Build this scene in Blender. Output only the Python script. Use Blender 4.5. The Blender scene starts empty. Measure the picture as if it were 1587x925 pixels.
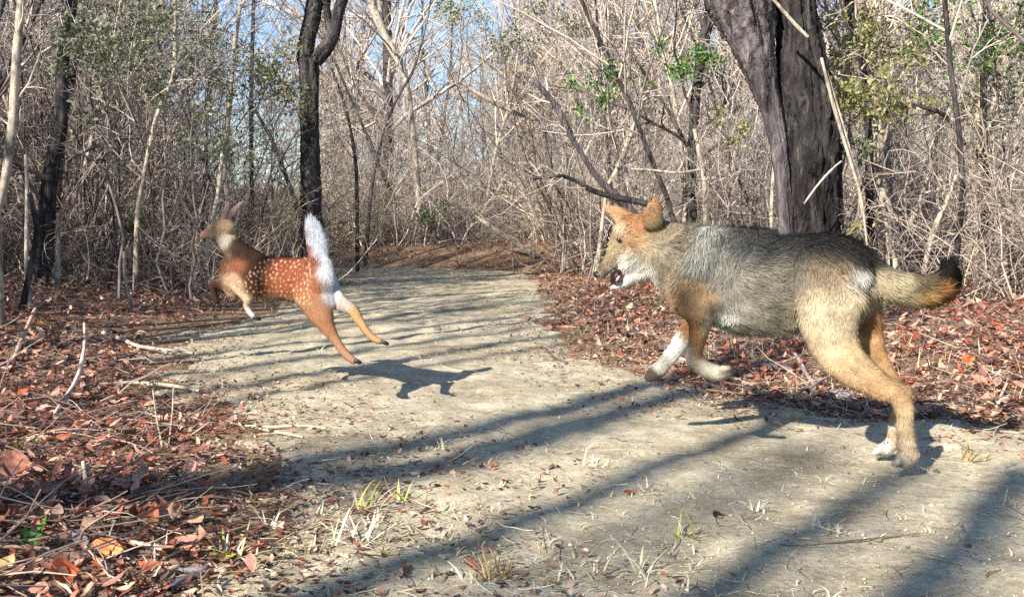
import bpy, math, random
import numpy as np
from mathutils import Vector
random.seed(7)
rng = np.random.default_rng(11)
sc = bpy.context.scene
COL = sc.collection

# ------------------------------------------------------------------ camera
F, CX, CY, YH, CAMH = 1627.0, 793.5, 462.5, 350.0, 0.61      # the photograph's own pixels
PITCH = math.atan((CY - YH) / F)
cam = bpy.data.objects.new('camera', bpy.data.cameras.new('camera'))
COL.objects.link(cam)
cam.location = (0, 0, CAMH)
cam.rotation_euler = (math.pi / 2 - PITCH, 0, 0)
cam.data.sensor_width = 36.0
cam.data.lens = 36.0 * F / 1587.0
cam.data.clip_start = 0.02
cam.data.clip_end = 3000
sc.camera = cam

# ------------------------------------------------------------------ sky, sun, exposure
SUN_AZ, SUN_EL = math.radians(216), math.radians(32)          # behind the camera, to the left
w = bpy.data.worlds.new('World'); sc.world = w; w.use_nodes = True
nt = w.node_tree; bg = nt.nodes['Background']
sky = nt.nodes.new('ShaderNodeTexSky'); sky.sky_type = 'NISHITA'; sky.sun_disc = False
sky.sun_elevation = SUN_EL; sky.sun_rotation = SUN_AZ
sky.air_density = 1.0; sky.dust_density = 0.15; sky.ozone_density = 3.0
nt.links.new(sky.outputs[0], bg.inputs[0]); bg.inputs[1].default_value = 0.085
sd = bpy.data.lights.new('sun', 'SUN'); sd.energy = 4.6; sd.angle = math.radians(0.5); sd.color = (1, 0.93, 0.82)
sun = bpy.data.objects.new('sun', sd); COL.objects.link(sun)
to_sun = Vector((math.sin(SUN_AZ) * math.cos(SUN_EL), math.cos(SUN_AZ) * math.cos(SUN_EL), math.sin(SUN_EL)))
sun.rotation_euler = to_sun.to_track_quat('Z', 'Y').to_euler()
sun.location = to_sun * 40
sc.view_settings.view_transform = 'Standard'; sc.view_settings.look = 'None'
sc.view_settings.exposure = 1.2; sc.view_settings.gamma = 1.0
sc.render.engine = 'CYCLES'
sc.cycles.max_bounces = 5; sc.cycles.diffuse_bounces = 3; sc.cycles.transparent_max_bounces = 4
sc.cycles.use_denoising = False
sc.render.filter_size = 1.2

# ------------------------------------------------------------------ helpers
def lin(c):
    c = np.asarray(c, float) / 255.0
    return np.where(c <= 0.04045, c / 12.92, ((c + 0.055) / 1.055) ** 2.4)

def P(px, py, d):
    """point seen at photograph pixel px,py at distance d in front of the camera"""
    px = np.asarray(px, float); py = np.asarray(py, float)
    x = (px - CX) / F; v = (CY - py) / F
    cp, sp = math.cos(PITCH), math.sin(PITCH)
    s = d / (cp + v * sp)
    return np.stack(np.broadcast_arrays(x * s, (cp + v * sp) * s, CAMH + (v * cp - sp) * s), -1)

def project(X):
    cp, sp = math.cos(PITCH), math.sin(PITCH)
    z = X[..., 2] - CAMH
    dep = X[..., 1] * cp - z * sp; up = X[..., 1] * sp + z * cp
    return CX + F * X[..., 0] / dep, CY - F * up / dep, dep

def hash2(i, j, s):
    n = (i.astype(np.int64) * 374761393 + j.astype(np.int64) * 668265263 + s * 974711) & 0x7fffffff
    n = ((n ^ (n >> 13)) * 1274126177) & 0x7fffffff
    return ((n ^ (n >> 16)) & 0xffff) / 65535.0

def vnoise(x, y, s=0):
    i = np.floor(x); j = np.floor(y); u = x - i; v = y - j
    u = u * u * (3 - 2 * u); v = v * v * (3 - 2 * v)
    a = hash2(i, j, s); b = hash2(i + 1, j, s); c = hash2(i, j + 1, s); d = hash2(i + 1, j + 1, s)
    return (a * (1 - u) + b * u) * (1 - v) + (c * (1 - u) + d * u) * v - 0.5

# edges of the dirt track (metres, from the photograph)
LY = np.array([-9, 0, 1.73, 1.95, 2.84, 3.31, 3.82, 4.73, 6.0, 7.6, 10.4, 13.0, 13.6, 14.3, 40])
LX = np.array([-1.1, -.6, -.47, -.53, -.72, -.92, -1.2, -1.58, -1.9, -1.8, -1.9, -2.1, -3.2, -9, -30])
RY = np.array([-9, 0, 2.2, 2.6, 3.1, 3.36, 4.1, 4.73, 6.2, 8.3, 11, 14, 15.2, 16.2, 40])
RX = np.array([3.2, 2.9, 2.4, 2.0, 1.5, .98, .65, .42, .30, .33, .35, .25, -1.5, -9, -30])
def xl(y): return np.interp(y, LY, LX)
def xr(y): return np.interp(y, RY, RX)
def off_trail(x, y):
    """distance outside the track (negative inside)"""
    return np.maximum(xl(y) - x, x - xr(y))
def gz(x, y):
    x = np.asarray(x, float); y = np.asarray(y, float)
    o = off_trail(x, y)
    bank = np.clip(o / 1.6, 0, 1) ** 1.3 * 0.09 + np.clip((o - 1.5) / 8, 0, 1) * 0.25
    far = np.clip((np.hypot(x, y) - 40) / 120, 0, 1) ** 2 * 6
    n = vnoise(x * .7, y * .7, 1) * .05 + vnoise(x * 2.3, y * 2.3, 2) * .02 + vnoise(x * 7, y * 7, 3) * .006
    k = np.clip(o / .5 + .45, .25, 1)
    return bank + n * k + far
def G(px, py):
    """ground point under a photograph pixel"""
    z = 0.0
    for _ in range(8):
        v = (CY - py) / F
        ang = math.tan(PITCH - math.atan(v))
        d = (CAMH - z) / max(ang, 1e-3)
        p = P(px, py, d)
        z = float(gz(p[0], p[1]))
    return np.array([p[0], p[1], z])

def mesh_data(name, V, quads=None, tris=None, mat=None, col=None, smooth=False, mats=None, mi=None):
    me = bpy.data.meshes.new(name)
    V = np.ascontiguousarray(V, dtype=np.float32)
    quads = np.zeros((0, 4), int) if quads is None or len(quads) == 0 else np.asarray(quads)
    tris = np.zeros((0, 3), int) if tris is None or len(tris) == 0 else np.asarray(tris)
    li = np.concatenate([quads.ravel(), tris.ravel()]).astype(np.int32)
    tot = np.concatenate([np.full(len(quads), 4), np.full(len(tris), 3)]).astype(np.int32)
    st = np.concatenate([[0], np.cumsum(tot)[:-1]]).astype(np.int32)
    me.vertices.add(len(V)); me.vertices.foreach_set('co', V.ravel())
    me.loops.add(len(li)); me.loops.foreach_set('vertex_index', li)
    me.polygons.add(len(tot)); me.polygons.foreach_set('loop_start', st); me.polygons.foreach_set('loop_total', tot)
    if smooth: me.polygons.foreach_set('use_smooth', np.ones(len(tot), bool))
    if mats:
        for m in mats: me.materials.append(m)
        me.polygons.foreach_set('material_index', np.asarray(mi, np.int32))
    elif mat: me.materials.append(mat)
    me.update(calc_edges=True)
    if col is not None:
        a = me.color_attributes.new('col', 'FLOAT_COLOR', 'POINT')
        c = np.ones((len(V), 4), np.float32); c[:, :3] = col
        a.data.foreach_set('color', c.ravel())
    return me

def obj(name, me, parent=None, loc=None, rot=None, scale=None):
    o = bpy.data.objects.new(name, me); COL.objects.link(o)
    if parent: o.parent = parent
    if loc is not None: o.location = loc
    if rot is not None: o.rotation_euler = rot
    if scale is not None: o.scale = scale
    return o
def tag(o, label, cat, group=None):
    o['label'] = label; o['category'] = cat
    if group: o['group'] = group
    return o
def empty(name, loc=(0, 0, 0)):
    o = bpy.data.objects.new(name, None); COL.objects.link(o); o.location = loc; o.empty_display_size = .1
    return o
def copy_tree(o, loc, rz, s=1.0, label=None, tilt=(0, 0)):
    c = o.copy(); COL.objects.link(c); c.location = loc; c.rotation_euler = (tilt[0], tilt[1], rz)
    c.scale = (s, s, s) if not hasattr(s, '__len__') else s
    if label: c['label'] = label
    for ch in o.children:
        k = ch.copy(); COL.objects.link(k); k.parent = c
    return c

def norm(v): return v / np.maximum(np.linalg.norm(v, axis=-1, keepdims=True), 1e-9)
def tubes(Pn, R, sides=4, rough=0.0, cap=False):
    """N polylines of K points as tapered tubes -> verts, quads"""
    N, K, _ = Pn.shape
    T = norm(np.gradient(Pn, axis=1))
    ref = np.where(np.abs(T[..., 2:3]) > .8, np.array([1., 0, 0]), np.array([0, 0, 1.]))
    ref = np.broadcast_to(ref[:, :1], T.shape)
    A = norm(np.cross(T, ref)); B = np.cross(T, A)
    th = np.arange(sides) / sides * 2 * np.pi
    rr = np.broadcast_to(R[..., None], (N, K, sides))
    if rough: rr = rr * (1 + rng.normal(0, rough, (N, K, sides)))
    V = Pn[:, :, None] + rr[..., None] * (A[:, :, None] * np.cos(th)[None, None, :, None] + B[:, :, None] * np.sin(th)[None, None, :, None])
    i = np.arange(N)[:, None, None] * K * sides + np.arange(K - 1)[None, :, None] * sides
    s = np.arange(sides)[None, None]; s2 = (s + 1) % sides
    Q = np.stack([i + s, i + s2, i + sides + s2, i + sides + s], -1).reshape(-1, 4)
    return V.reshape(-1, 3), Q
def merge(parts):
    V, Q, o = [], [], 0
    for v, q in parts:
        V.append(v); Q.append(q + o); o += len(v)
    return np.concatenate(V), np.concatenate(Q)
def grow(S, D, L, K, wob, grav, r0, taper=.15):
    N = len(S); Pn = np.zeros((N, K, 3)); Pn[:, 0] = S; d = norm(D)
    for k in range(1, K):
        d = norm(d + rng.normal(0, wob, (N, 3)) + np.array([0, 0, grav]))
        Pn[:, k] = Pn[:, k - 1] + d * (L / (K - 1))[:, None]
    R = r0[:, None] * np.linspace(1, taper, K)[None]
    return Pn, R
def kids(Pn, R, n, K, ang, lo, hi, tmin=.2, wob=.18, grav=.02, rk=.6, rmin=.0012):
    N, KP, _ = Pn.shape
    i = rng.integers(0, N, n); t = rng.uniform(tmin, .97, n) * (KP - 1)
    a = np.floor(t).astype(int); a = np.minimum(a, KP - 2); f = (t - a)[:, None]
    S = Pn[i, a] * (1 - f) + Pn[i, a + 1] * f
    T = norm(Pn[i, a + 1] - Pn[i, a])
    q = norm(np.cross(T, rng.normal(0, 1, (n, 3))))
    th = rng.uniform(ang[0], ang[1], n)[:, None]
    plen = np.linalg.norm(np.diff(Pn, axis=1), axis=2).sum(1)[i]
    L = plen * rng.uniform(lo, hi, n) * (1.1 - .6 * t / (KP - 1))
    r = np.maximum(R[i, a] * rk, rmin)
    return grow(S, T * np.cos(th) + q * np.sin(th), L, K, wob, grav, r, .35)

# ------------------------------------------------------------------ materials
def new_mat(name, rough=.85, spec=.2):
    m = bpy.data.materials.new(name); m.use_nodes = True
    b = m.node_tree.nodes['Principled BSDF']
    b.inputs['Roughness'].default_value = rough; b.inputs['Specular IOR Level'].default_value = spec
    return m, m.node_tree, b
def N(t, kind, **kw):
    n = t.nodes.new(kind)
    for k, v in kw.items(): setattr(n, k, v)
    return n
def ramp(t, stops, src):
    r = t.nodes.new('ShaderNodeValToRGB'); e = r.color_ramp.elements
    while len(e) < len(stops): e.new(.5)
    for q, (p, c) in zip(e, stops): q.position = p; q.color = (*c, 1)
    t.links.new(src, r.inputs[0]); return r.outputs[0]
def noise(t, scale, detail=4, vec=None, rough=.6):
    n = N(t, 'ShaderNodeTexNoise'); n.inputs['Scale'].default_value = scale; n.inputs['Detail'].default_value = detail
    n.inputs['Roughness'].default_value = rough
    if vec is not None: t.links.new(vec, n.inputs['Vector'])
    return n.outputs['Fac']
def mixc(t, f, a, b, mode='MIX'):
    m = N(t, 'ShaderNodeMix', data_type='RGBA', blend_type=mode)
    for s, v in ((m.inputs[0], f), (m.inputs[6], a), (m.inputs[7], b)):
        if hasattr(v, 'is_linked'): t.links.new(v, s)
        else: s.default_value = v if not hasattr(v, '__len__') else (*v, 1)
    return m.outputs[2]
def bump(t, b, h, dist=.01, strength=.6):
    n = N(t, 'ShaderNodeBump'); n.inputs['Distance'].default_value = dist; n.inputs['Strength'].default_value = strength
    t.links.new(h, n.inputs['Height']); t.links.new(n.outputs[0], b.inputs['Normal'])
def objco(t): return N(t, 'ShaderNodeTexCoord').outputs['Object']

def twig_mat(name, cols, scale=3.0):
    m, t, b = new_mat(name)
    oi = N(t, 'ShaderNodeObjectInfo')
    st = [(i / max(1, len(cols) - 1), tuple(lin(c))) for i, c in enumerate(cols)]
    base = ramp(t, st, oi.outputs['Random'])
    geo = N(t, 'ShaderNodeNewGeometry')
    n = noise(t, scale, 3, objco(t))
    n2 = noise(t, 14 * scale, 2, objco(t))
    v = ramp(t, [(.3, (.55, .53, .52)), (.7, (1.3, 1.28, 1.22))], n)
    v2 = ramp(t, [(.3, (.75, .75, .75)), (.7, (1.2, 1.2, 1.2))], n2)
    isl = ramp(t, [(0, (.38, .35, .36)), (.5, (.9, .88, .86)), (1, (1.55, 1.5, 1.4))], geo.outputs['Random Per Island'])
    c = mixc(t, 1.0, base, v, 'MULTIPLY'); c = mixc(t, 1.0, c, v2, 'MULTIPLY'); c = mixc(t, 1.0, c, isl, 'MULTIPLY')
    t.links.new(c, b.inputs['Base Color'])
    return m
def bark_mat(name, c1, c2, c3, sc_=(9, 9, 1.6), dist=.02):
    m, t, b = new_mat(name, .9, .1)
    oc = objco(t)
    w_ = N(t, 'ShaderNodeTexNoise'); w_.inputs['Scale'].default_value = 2.2; w_.inputs['Detail'].default_value = 3; t.links.new(oc, w_.inputs['Vector'])
    wv = N(t, 'ShaderNodeVectorMath', operation='MULTIPLY_ADD'); t.links.new(w_.outputs['Color'], wv.inputs[0]); wv.inputs[1].default_value = (.16, .16, .5); t.links.new(oc, wv.inputs[2])
    mp = N(t, 'ShaderNodeMapping'); mp.inputs['Scale'].default_value = sc_
    t.links.new(wv.outputs[0], mp.inputs[0])
    n = noise(t, 3.4, 10, mp.outputs[0], .72)
    n2 = noise(t, 1.2, 6, mp.outputs[0], .6)
    fine = noise(t, 90, 4, oc, .7)
    big = noise(t, 1.7, 5, oc)
    c = ramp(t, [(.32, tuple(lin(c1))), (.5, tuple(lin(c2))), (.7, tuple(lin(c3)))], n)
    crack = ramp(t, [(.40, (.42, .40, .40)), (.47, (1, 1, 1))], n2)
    c = mixc(t, .85, c, crack, 'MULTIPLY')
    c = mixc(t, 1.0, c, ramp(t, [(.35, (.75, .72, .74)), (.55, (1, 1, 1)), (.7, (1.5, 1.5, 1.45))], big), 'MULTIPLY')
    c = mixc(t, 1.0, c, ramp(t, [(.3, (.75, .75, .75)), (.7, (1.25, 1.25, 1.25))], fine), 'MULTIPLY')
    t.links.new(c, b.inputs['Base Color'])
    hh = N(t, 'ShaderNodeMath', operation='ADD'); t.links.new(n, hh.inputs[0])
    t.links.new(ramp(t, [(.38, (0, 0, 0)), (.5, (1, 1, 1))], n2), hh.inputs[1])
    bump(t, b, hh.outputs[0], dist, .8)
    return m
def col_mat(name, rough=.8, spec=.2, trans=0.0, grain=0.0, rand=False, back=1.0):
    """material that takes its colour from the mesh attribute col"""
    m, t, b = new_mat(name, rough, spec)
    c = N(t, 'ShaderNodeAttribute', attribute_name='col').outputs['Color']
    if name == 'dry_leaf':
        c = mixc(t, 1.0, c, ramp(t, [(.35, (.5, .46, .44)), (.5, (1, 1, 1)), (.68, (1.3, 1.25, 1.2))], noise(t, 38, 5, N(t, 'ShaderNodeNewGeometry').outputs['Position'], .7)), 'MULTIPLY')
    if grain:
        g = noise(t, grain, 4, objco(t))
        c = mixc(t, 1.0, c, ramp(t, [(.3, (.7, .68, .66)), (.7, (1.25, 1.25, 1.25))], g), 'MULTIPLY')
    t.links.new(c, b.inputs['Base Color'])
    if trans:
        tr = N(t, 'ShaderNodeBsdfTranslucent'); t.links.new(c, tr.inputs[0])
        mx = N(t, 'ShaderNodeMixShader'); mx.inputs[0].default_value = trans
        t.links.new(b.outputs[0], mx.inputs[1]); t.links.new(tr.outputs[0], mx.inputs[2])
        t.links.new(mx.outputs[0], t.nodes['Material Output'].inputs[0])
    return m

M = {}
M['twig_tan'] = twig_mat('tan_twigs', [(206, 194, 174), (198, 186, 172), (180, 168, 164), (212, 198, 172)])
M['twig_grey'] = twig_mat('grey_twigs', [(198, 192, 186), (180, 173, 172), (212, 206, 200), (190, 181, 178)])
M['twig_dark'] = twig_mat('dark_twigs', [(116, 108, 108), (134, 125, 122), (100, 92, 94)])
M['twig_pale'] = twig_mat('pale_twigs', [(205, 192, 168), (190, 178, 160), (215, 205, 188)])
M['bark_dark'] = bark_mat('dark_bark', (38, 36, 38), (72, 69, 69), (116, 111, 106))
M['bark_grey'] = bark_mat('grey_bark', (50, 46, 50), (98, 92, 94), (146, 138, 134), (8, 8, 1.3), .03)
M['bark_black'] = bark_mat('black_bark', (28, 26, 28), (56, 53, 53), (104, 98, 94), (8, 8, 1.3), .03)
M['bark_pale'] = bark_mat('pale_bark', (130, 120, 108), (178, 168, 150), (210, 202, 186), (14, 14, 5), .004)
M['leaf'] = col_mat('dry_leaf', .6, .35, .18, 60)
M['green'] = col_mat('green_leaf', .45, .4, .3, 40)
M['grass'] = col_mat('grass_blade', .6, .3, .25)
M['stick'] = col_mat('stick_wood', .85, .15, 0, 40)
M['stone'] = col_mat('stone', .9, .15, 0, 60)

# ground under the trees: dark humus with pale and rusty crumbs
m, t, b = new_mat('forest_floor', .95, .05); M['ground'] = m
oc = objco(t)
n1 = noise(t, 1.3, 6, oc); n2 = noise(t, 28, 5, oc, .75); n3 = noise(t, 120, 3, oc, .7)
c = ramp(t, [(.3, tuple(lin((92, 76, 66)))), (.5, tuple(lin((146, 124, 104)))), (.7, tuple(lin((184, 164, 140))))], n2)
c = mixc(t, 1.0, c, ramp(t, [(.3, (.7, .66, .62)), (.7, (1.2, 1.15, 1.1))], n1), 'MULTIPLY')
c = mixc(t, 1.0, c, ramp(t, [(.3, (.6, .6, .6)), (.7, (1.4, 1.35, 1.3))], n3), 'MULTIPLY')
t.links.new(c, b.inputs['Base Color']); bump(t, b, n2, .03, .8)
# bare trodden dirt of the track
m, t, b = new_mat('trodden_dirt', .95, .05); M['dirt'] = m
oc = objco(t)
mp = N(t, 'ShaderNodeMapping'); mp.inputs['Scale'].default_value = (1, 1, 1); t.links.new(oc, mp.inputs[0])
n1 = noise(t, 1.1, 5, oc); n2 = noise(t, 9, 6, oc, .7); n3 = noise(t, 70, 5, oc, .75); n4 = noise(t, 260, 3, oc, .8)
c = ramp(t, [(.28, tuple(lin((154, 144, 126)))), (.5, tuple(lin((188, 178, 157)))), (.72, tuple(lin((208, 200, 180))))], n2)
c = mixc(t, 1.0, c, ramp(t, [(.32, (.70, .67, .62)), (.5, (.98, .97, .96)), (.65, (1.08, 1.07, 1.06))], n1), 'MULTIPLY')
c = mixc(t, 1.0, c, ramp(t, [(.32, (.62, .6, .57)), (.55, (1.02, 1.02, 1.0)), (.75, (1.22, 1.2, 1.15))], n3), 'MULTIPLY')
c = mixc(t, 1.0, c, ramp(t, [(.3, (.78, .77, .75)), (.7, (1.16, 1.16, 1.14))], n4), 'MULTIPLY')
t.links.new(c, b.inputs['Base Color'])
hh = N(t, 'ShaderNodeMath', operation='ADD'); t.links.new(n3, hh.inputs[0]); t.links.new(n2, hh.inputs[1])
bump(t, b, hh.outputs[0], .012, .55)

# ------------------------------------------------------------------ ground and track
def axis(lo, hi, fine_lo, fine_hi, step, grow_=1.18):
    a = list(np.arange(fine_lo, fine_hi, step)); s = step; x = fine_hi
    while x < hi: a.append(x); s *= grow_; x += s
    a.append(hi); s = step; x = fine_lo
    pre = []
    while x > lo: s *= grow_; x -= s; pre.append(max(x, lo))
    return np.array(sorted(set(pre + a)))
gx = axis(-400, 400, -5, 5, .05); gy = axis(-300, 600, .8, 12, .05)
X, Y = np.meshgrid(gx, gy)
Z = gz(X, Y) - np.where(off_trail(X, Y) < -.12, .03, 0)
i = np.arange(len(gy) - 1)[:, None] * len(gx) + np.arange(len(gx) - 1)[None]
Q = np.stack([i, i + 1, i + 1 + len(gx), i + len(gx)], -1).reshape(-1, 4)
g = obj('ground', mesh_data('ground', np.stack([X, Y, Z], -1).reshape(-1, 3), Q, mat=M['ground'], smooth=True)); g['kind'] = 'structure'
ty = np.concatenate([np.arange(-9, 1.0, .2), np.arange(1.0, 4.5, .016), np.arange(4.5, 8, .03), np.arange(8, 16.2, .08)])
tt = np.linspace(0, 1, 190)
TX = (xl(ty) - .22)[:, None] * (1 - tt) + (xr(ty) + .22)[:, None] * tt
TY = np.repeat(ty[:, None], len(tt), 1)
o = off_trail(TX, TY) + vnoise(TX * 3, TY * 3, 9) * .35 + vnoise(TX * 11, TY * 11, 8) * .12
TZ = gz(TX, TY) + .004 + vnoise(TX * 23, TY * 23, 5) * .006 + vnoise(TX * 55, TY * 55, 6) * .003 + vnoise(TX * 4.5 + TY * 1.5, TY * 4.5, 15) * .018 + vnoise(TX * 9, TY * 11, 16) * .010 - np.clip((o + .05) / .15, 0, 1) * .04
i = np.arange(len(ty) - 1)[:, None] * len(tt) + np.arange(len(tt) - 1)[None]
Q = np.stack([i, i + 1, i + 1 + len(tt), i + len(tt)], -1).reshape(-1, 4)
g = obj('dirt_track', mesh_data('dirt_track', np.stack([TX, TY, TZ], -1).reshape(-1, 3), Q, mat=M['dirt'], smooth=True)); g['kind'] = 'structure'

# ------------------------------------------------------------------ traced trees and stems
def catmull(a, per):
    a = np.asarray(a, float); n = len(a)
    if n < 3: 
        u = np.linspace(0, 1, per * (n - 1) + 1)[:, None]; return a[0] * (1 - u) + a[-1] * u
    p = np.vstack([2 * a[0] - a[1], a, 2 * a[-1] - a[-2]]); out = []
    for k in range(1, n):
        u = np.linspace(0, 1, per, endpoint=False)[:, None]
        out.append(.5 * (2 * p[k] + (p[k + 1] - p[k - 1]) * u + (2 * p[k - 1] - 5 * p[k] + 4 * p[k + 1] - p[k + 2]) * u ** 2 + (3 * p[k] - p[k - 1] - 3 * p[k + 1] + p[k + 2]) * u ** 3))
    out.append(a[-1:]); return np.concatenate(out)
def line(pts, d, per=5):
    """pixel polyline (x, y, radius px[, depth offset]) -> world polyline and radii"""
    q = np.array([list(p) + [0] * (4 - len(p)) for p in pts], float)
    q = catmull(q, per)
    dd = d + q[:, 3]
    return P(q[:, 0], q[:, 1], dd), q[:, 2] * dd / F
def tube1(Pw, R, sides, rough=0.0, ridge=0.0):
    V, Qd = tubes(Pw[None], R[None], sides, rough)
    if ridge:
        K = len(Pw); v = V.reshape(K, sides, 3); c = Pw[:, None]
        th = np.arange(sides)
        h = np.cumsum(np.linalg.norm(np.diff(Pw, axis=0, prepend=Pw[:1]), axis=1))
        f = 1 + ridge * (2.2 * vnoise(th[None] * .9 + 0 * h[:, None], h[:, None] * 5, 31) + 1.6 * vnoise(th[None] * .31 + 0 * h[:, None], h[:, None] * 2.2, 33) + 1.2 * vnoise(th[None] * 2.1 + 0 * h[:, None], h[:, None] * 16, 32))
        V = (c + (v - c) * f[..., None]).reshape(-1, 3)
    return V, Qd
def to_ground(Pw, R):
    """carry the last point down into the ground"""
    p = Pw[-1]; z = float(gz(p[0], p[1]))
    if p[2] > z - .03:
        e = np.array([p[0], p[1], z - .04]); n = max(2, int((p[2] - z) / .15))
        u = np.linspace(0, 1, n + 1)[1:, None]
        Pw = np.vstack([Pw, p * (1 - u) + e * u]); R = np.concatenate([R, R[-1] * (1 + .25 * u[:, 0] ** 3)])
    return Pw, R
def rise(Pw, R, up):
    """carry the first point up past the frame"""
    d = norm(Pw[0] - Pw[min(4, len(Pw) - 1)]); d = norm(d + np.array([0, 0, .4]))
    n = max(3, int(up / .3)); u = np.linspace(0, 1, n, endpoint=False)[::1]
    ext = Pw[0] + d * (1 - u)[:, None] * up + rng.normal(0, .02, (n, 3))
    return np.vstack([ext, Pw]), np.concatenate([R[0] * (.35 + .65 * u), R])
def crown_twigs(parents, n1, n2, n3, lo=.15, hi=.4, tmin=.3, grav=.03, rk=.35, r_min=.002):
    parts = []
    for Pw, R in parents:
        a, r = kids(Pw[None, ::-1], R[None, ::-1], n1, 7, (.5, 1.2), lo, hi, tmin, .16, grav, rk, r_min * 1.8)
        b_, r2 = kids(a, r, n2, 5, (.4, 1.1), .3, .7, .15, .2, grav, .6, r_min)
        parts += [tubes(a, r, 4), tubes(b_, r2, 3)]
        if n3:
            c_, r3 = kids(b_, r2, n3, 4, (.4, 1.1), .3, .8, .1, .22, grav, .7, r_min * .8)
            parts.append(tubes(c_, r3, 3))
    return merge(parts)
def hero(name, label, cat, pts, d, mat, up=0, ground=True, sides=8, ridge=0., twigs=None, tmat=None, group=None, limb=None, per=5, lmat=None):
    """one traced stem; limb: further traced stems that fork from it"""
    Pw, R = line(pts, d, per)
    if ground: Pw, R = to_ground(Pw, R)
    if up: Pw, R = rise(Pw, R, up)
    base = Pw[-1].copy()
    if not twigs and not limb:
        V, q = tube1(Pw, R, sides, .04, ridge)
        o = obj(name, mesh_data(name, V - base, q, mat=mat, smooth=True), loc=base)
        return tag(o, label, cat, group)
    root = tag(empty(name, base), label, cat, group)
    V, q = tube1(Pw, R, sides, .03, ridge)
    obj('trunk', mesh_data('trunk', V - base, q, mat=mat, smooth=True), root)
    par = [(Pw, R)]
    for lp, lup in (limb or []):
        a, r = line(lp, d, per)
        if lup: a, r = rise(a, r, lup)
        V, q = tube1(a, r, sides, .03, ridge)
        obj('limb', mesh_data('limb', V - base, q, mat=lmat or mat, smooth=True), root); par.append((a, r))
    if twigs:
        V, q = crown_twigs(par, *twigs[:3], **(twigs[3] if len(twigs) > 3 else {}))
        obj('crown', mesh_data('crown', V - base, q, mat=tmat or M['twig_grey']), root)
    return root

hero('forked_tree', 'dark barked tree with a forked trunk standing behind the running fawn', 'tree',
     [(489, 0, 12), (484, 30, 12), (476, 62, 12), (473, 85, 13), (479, 110, 14.5), (479, 150, 13.5), (480, 220, 14), (482, 300, 15.5), (485, 400, 17), (486, 418, 19)], 10.4, M['bark_dark'],
     up=3.5, sides=40, ridge=.10, limb=[([(533, -6, 8), (524, 22, 8.5), (517, 50, 10), (504, 76, 11), (488, 96, 10)], 3.5), ([(507, -6, 5), (506, 16, 5.5), (514, 50, 7)], 2.5)],
     twigs=(9, 60, 160, dict(tmin=.9)), tmat=M['twig_dark'], per=12)
hero('leaning_tree', 'big rough barked double trunk tree behind the back of the coyote', 'tree',
     [(1229, -4, 29), (1234, 40, 29), (1243, 123, 36), (1251, 205, 43), (1256, 300, 42), (1258, 380, 43), (1260, 430, 50)], 7.4, M['bark_black'], lmat=M['bark_grey'],
     up=4, sides=64, ridge=.13, limb=[([(1146, -6, 45, -.1), (1159, 40, 36, -.1), (1169, 80, 27, -.1), (1181, 125, 20, -.1), (1194, 170, 15, -.09), (1207, 230, 12, -.09), (1217, 320, 11, -.1), (1222, 420, 14, -.1)], 4)],
     twigs=(9, 70, 200, dict(tmin=.92)), tmat=M['twig_grey'], per=14)

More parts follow.
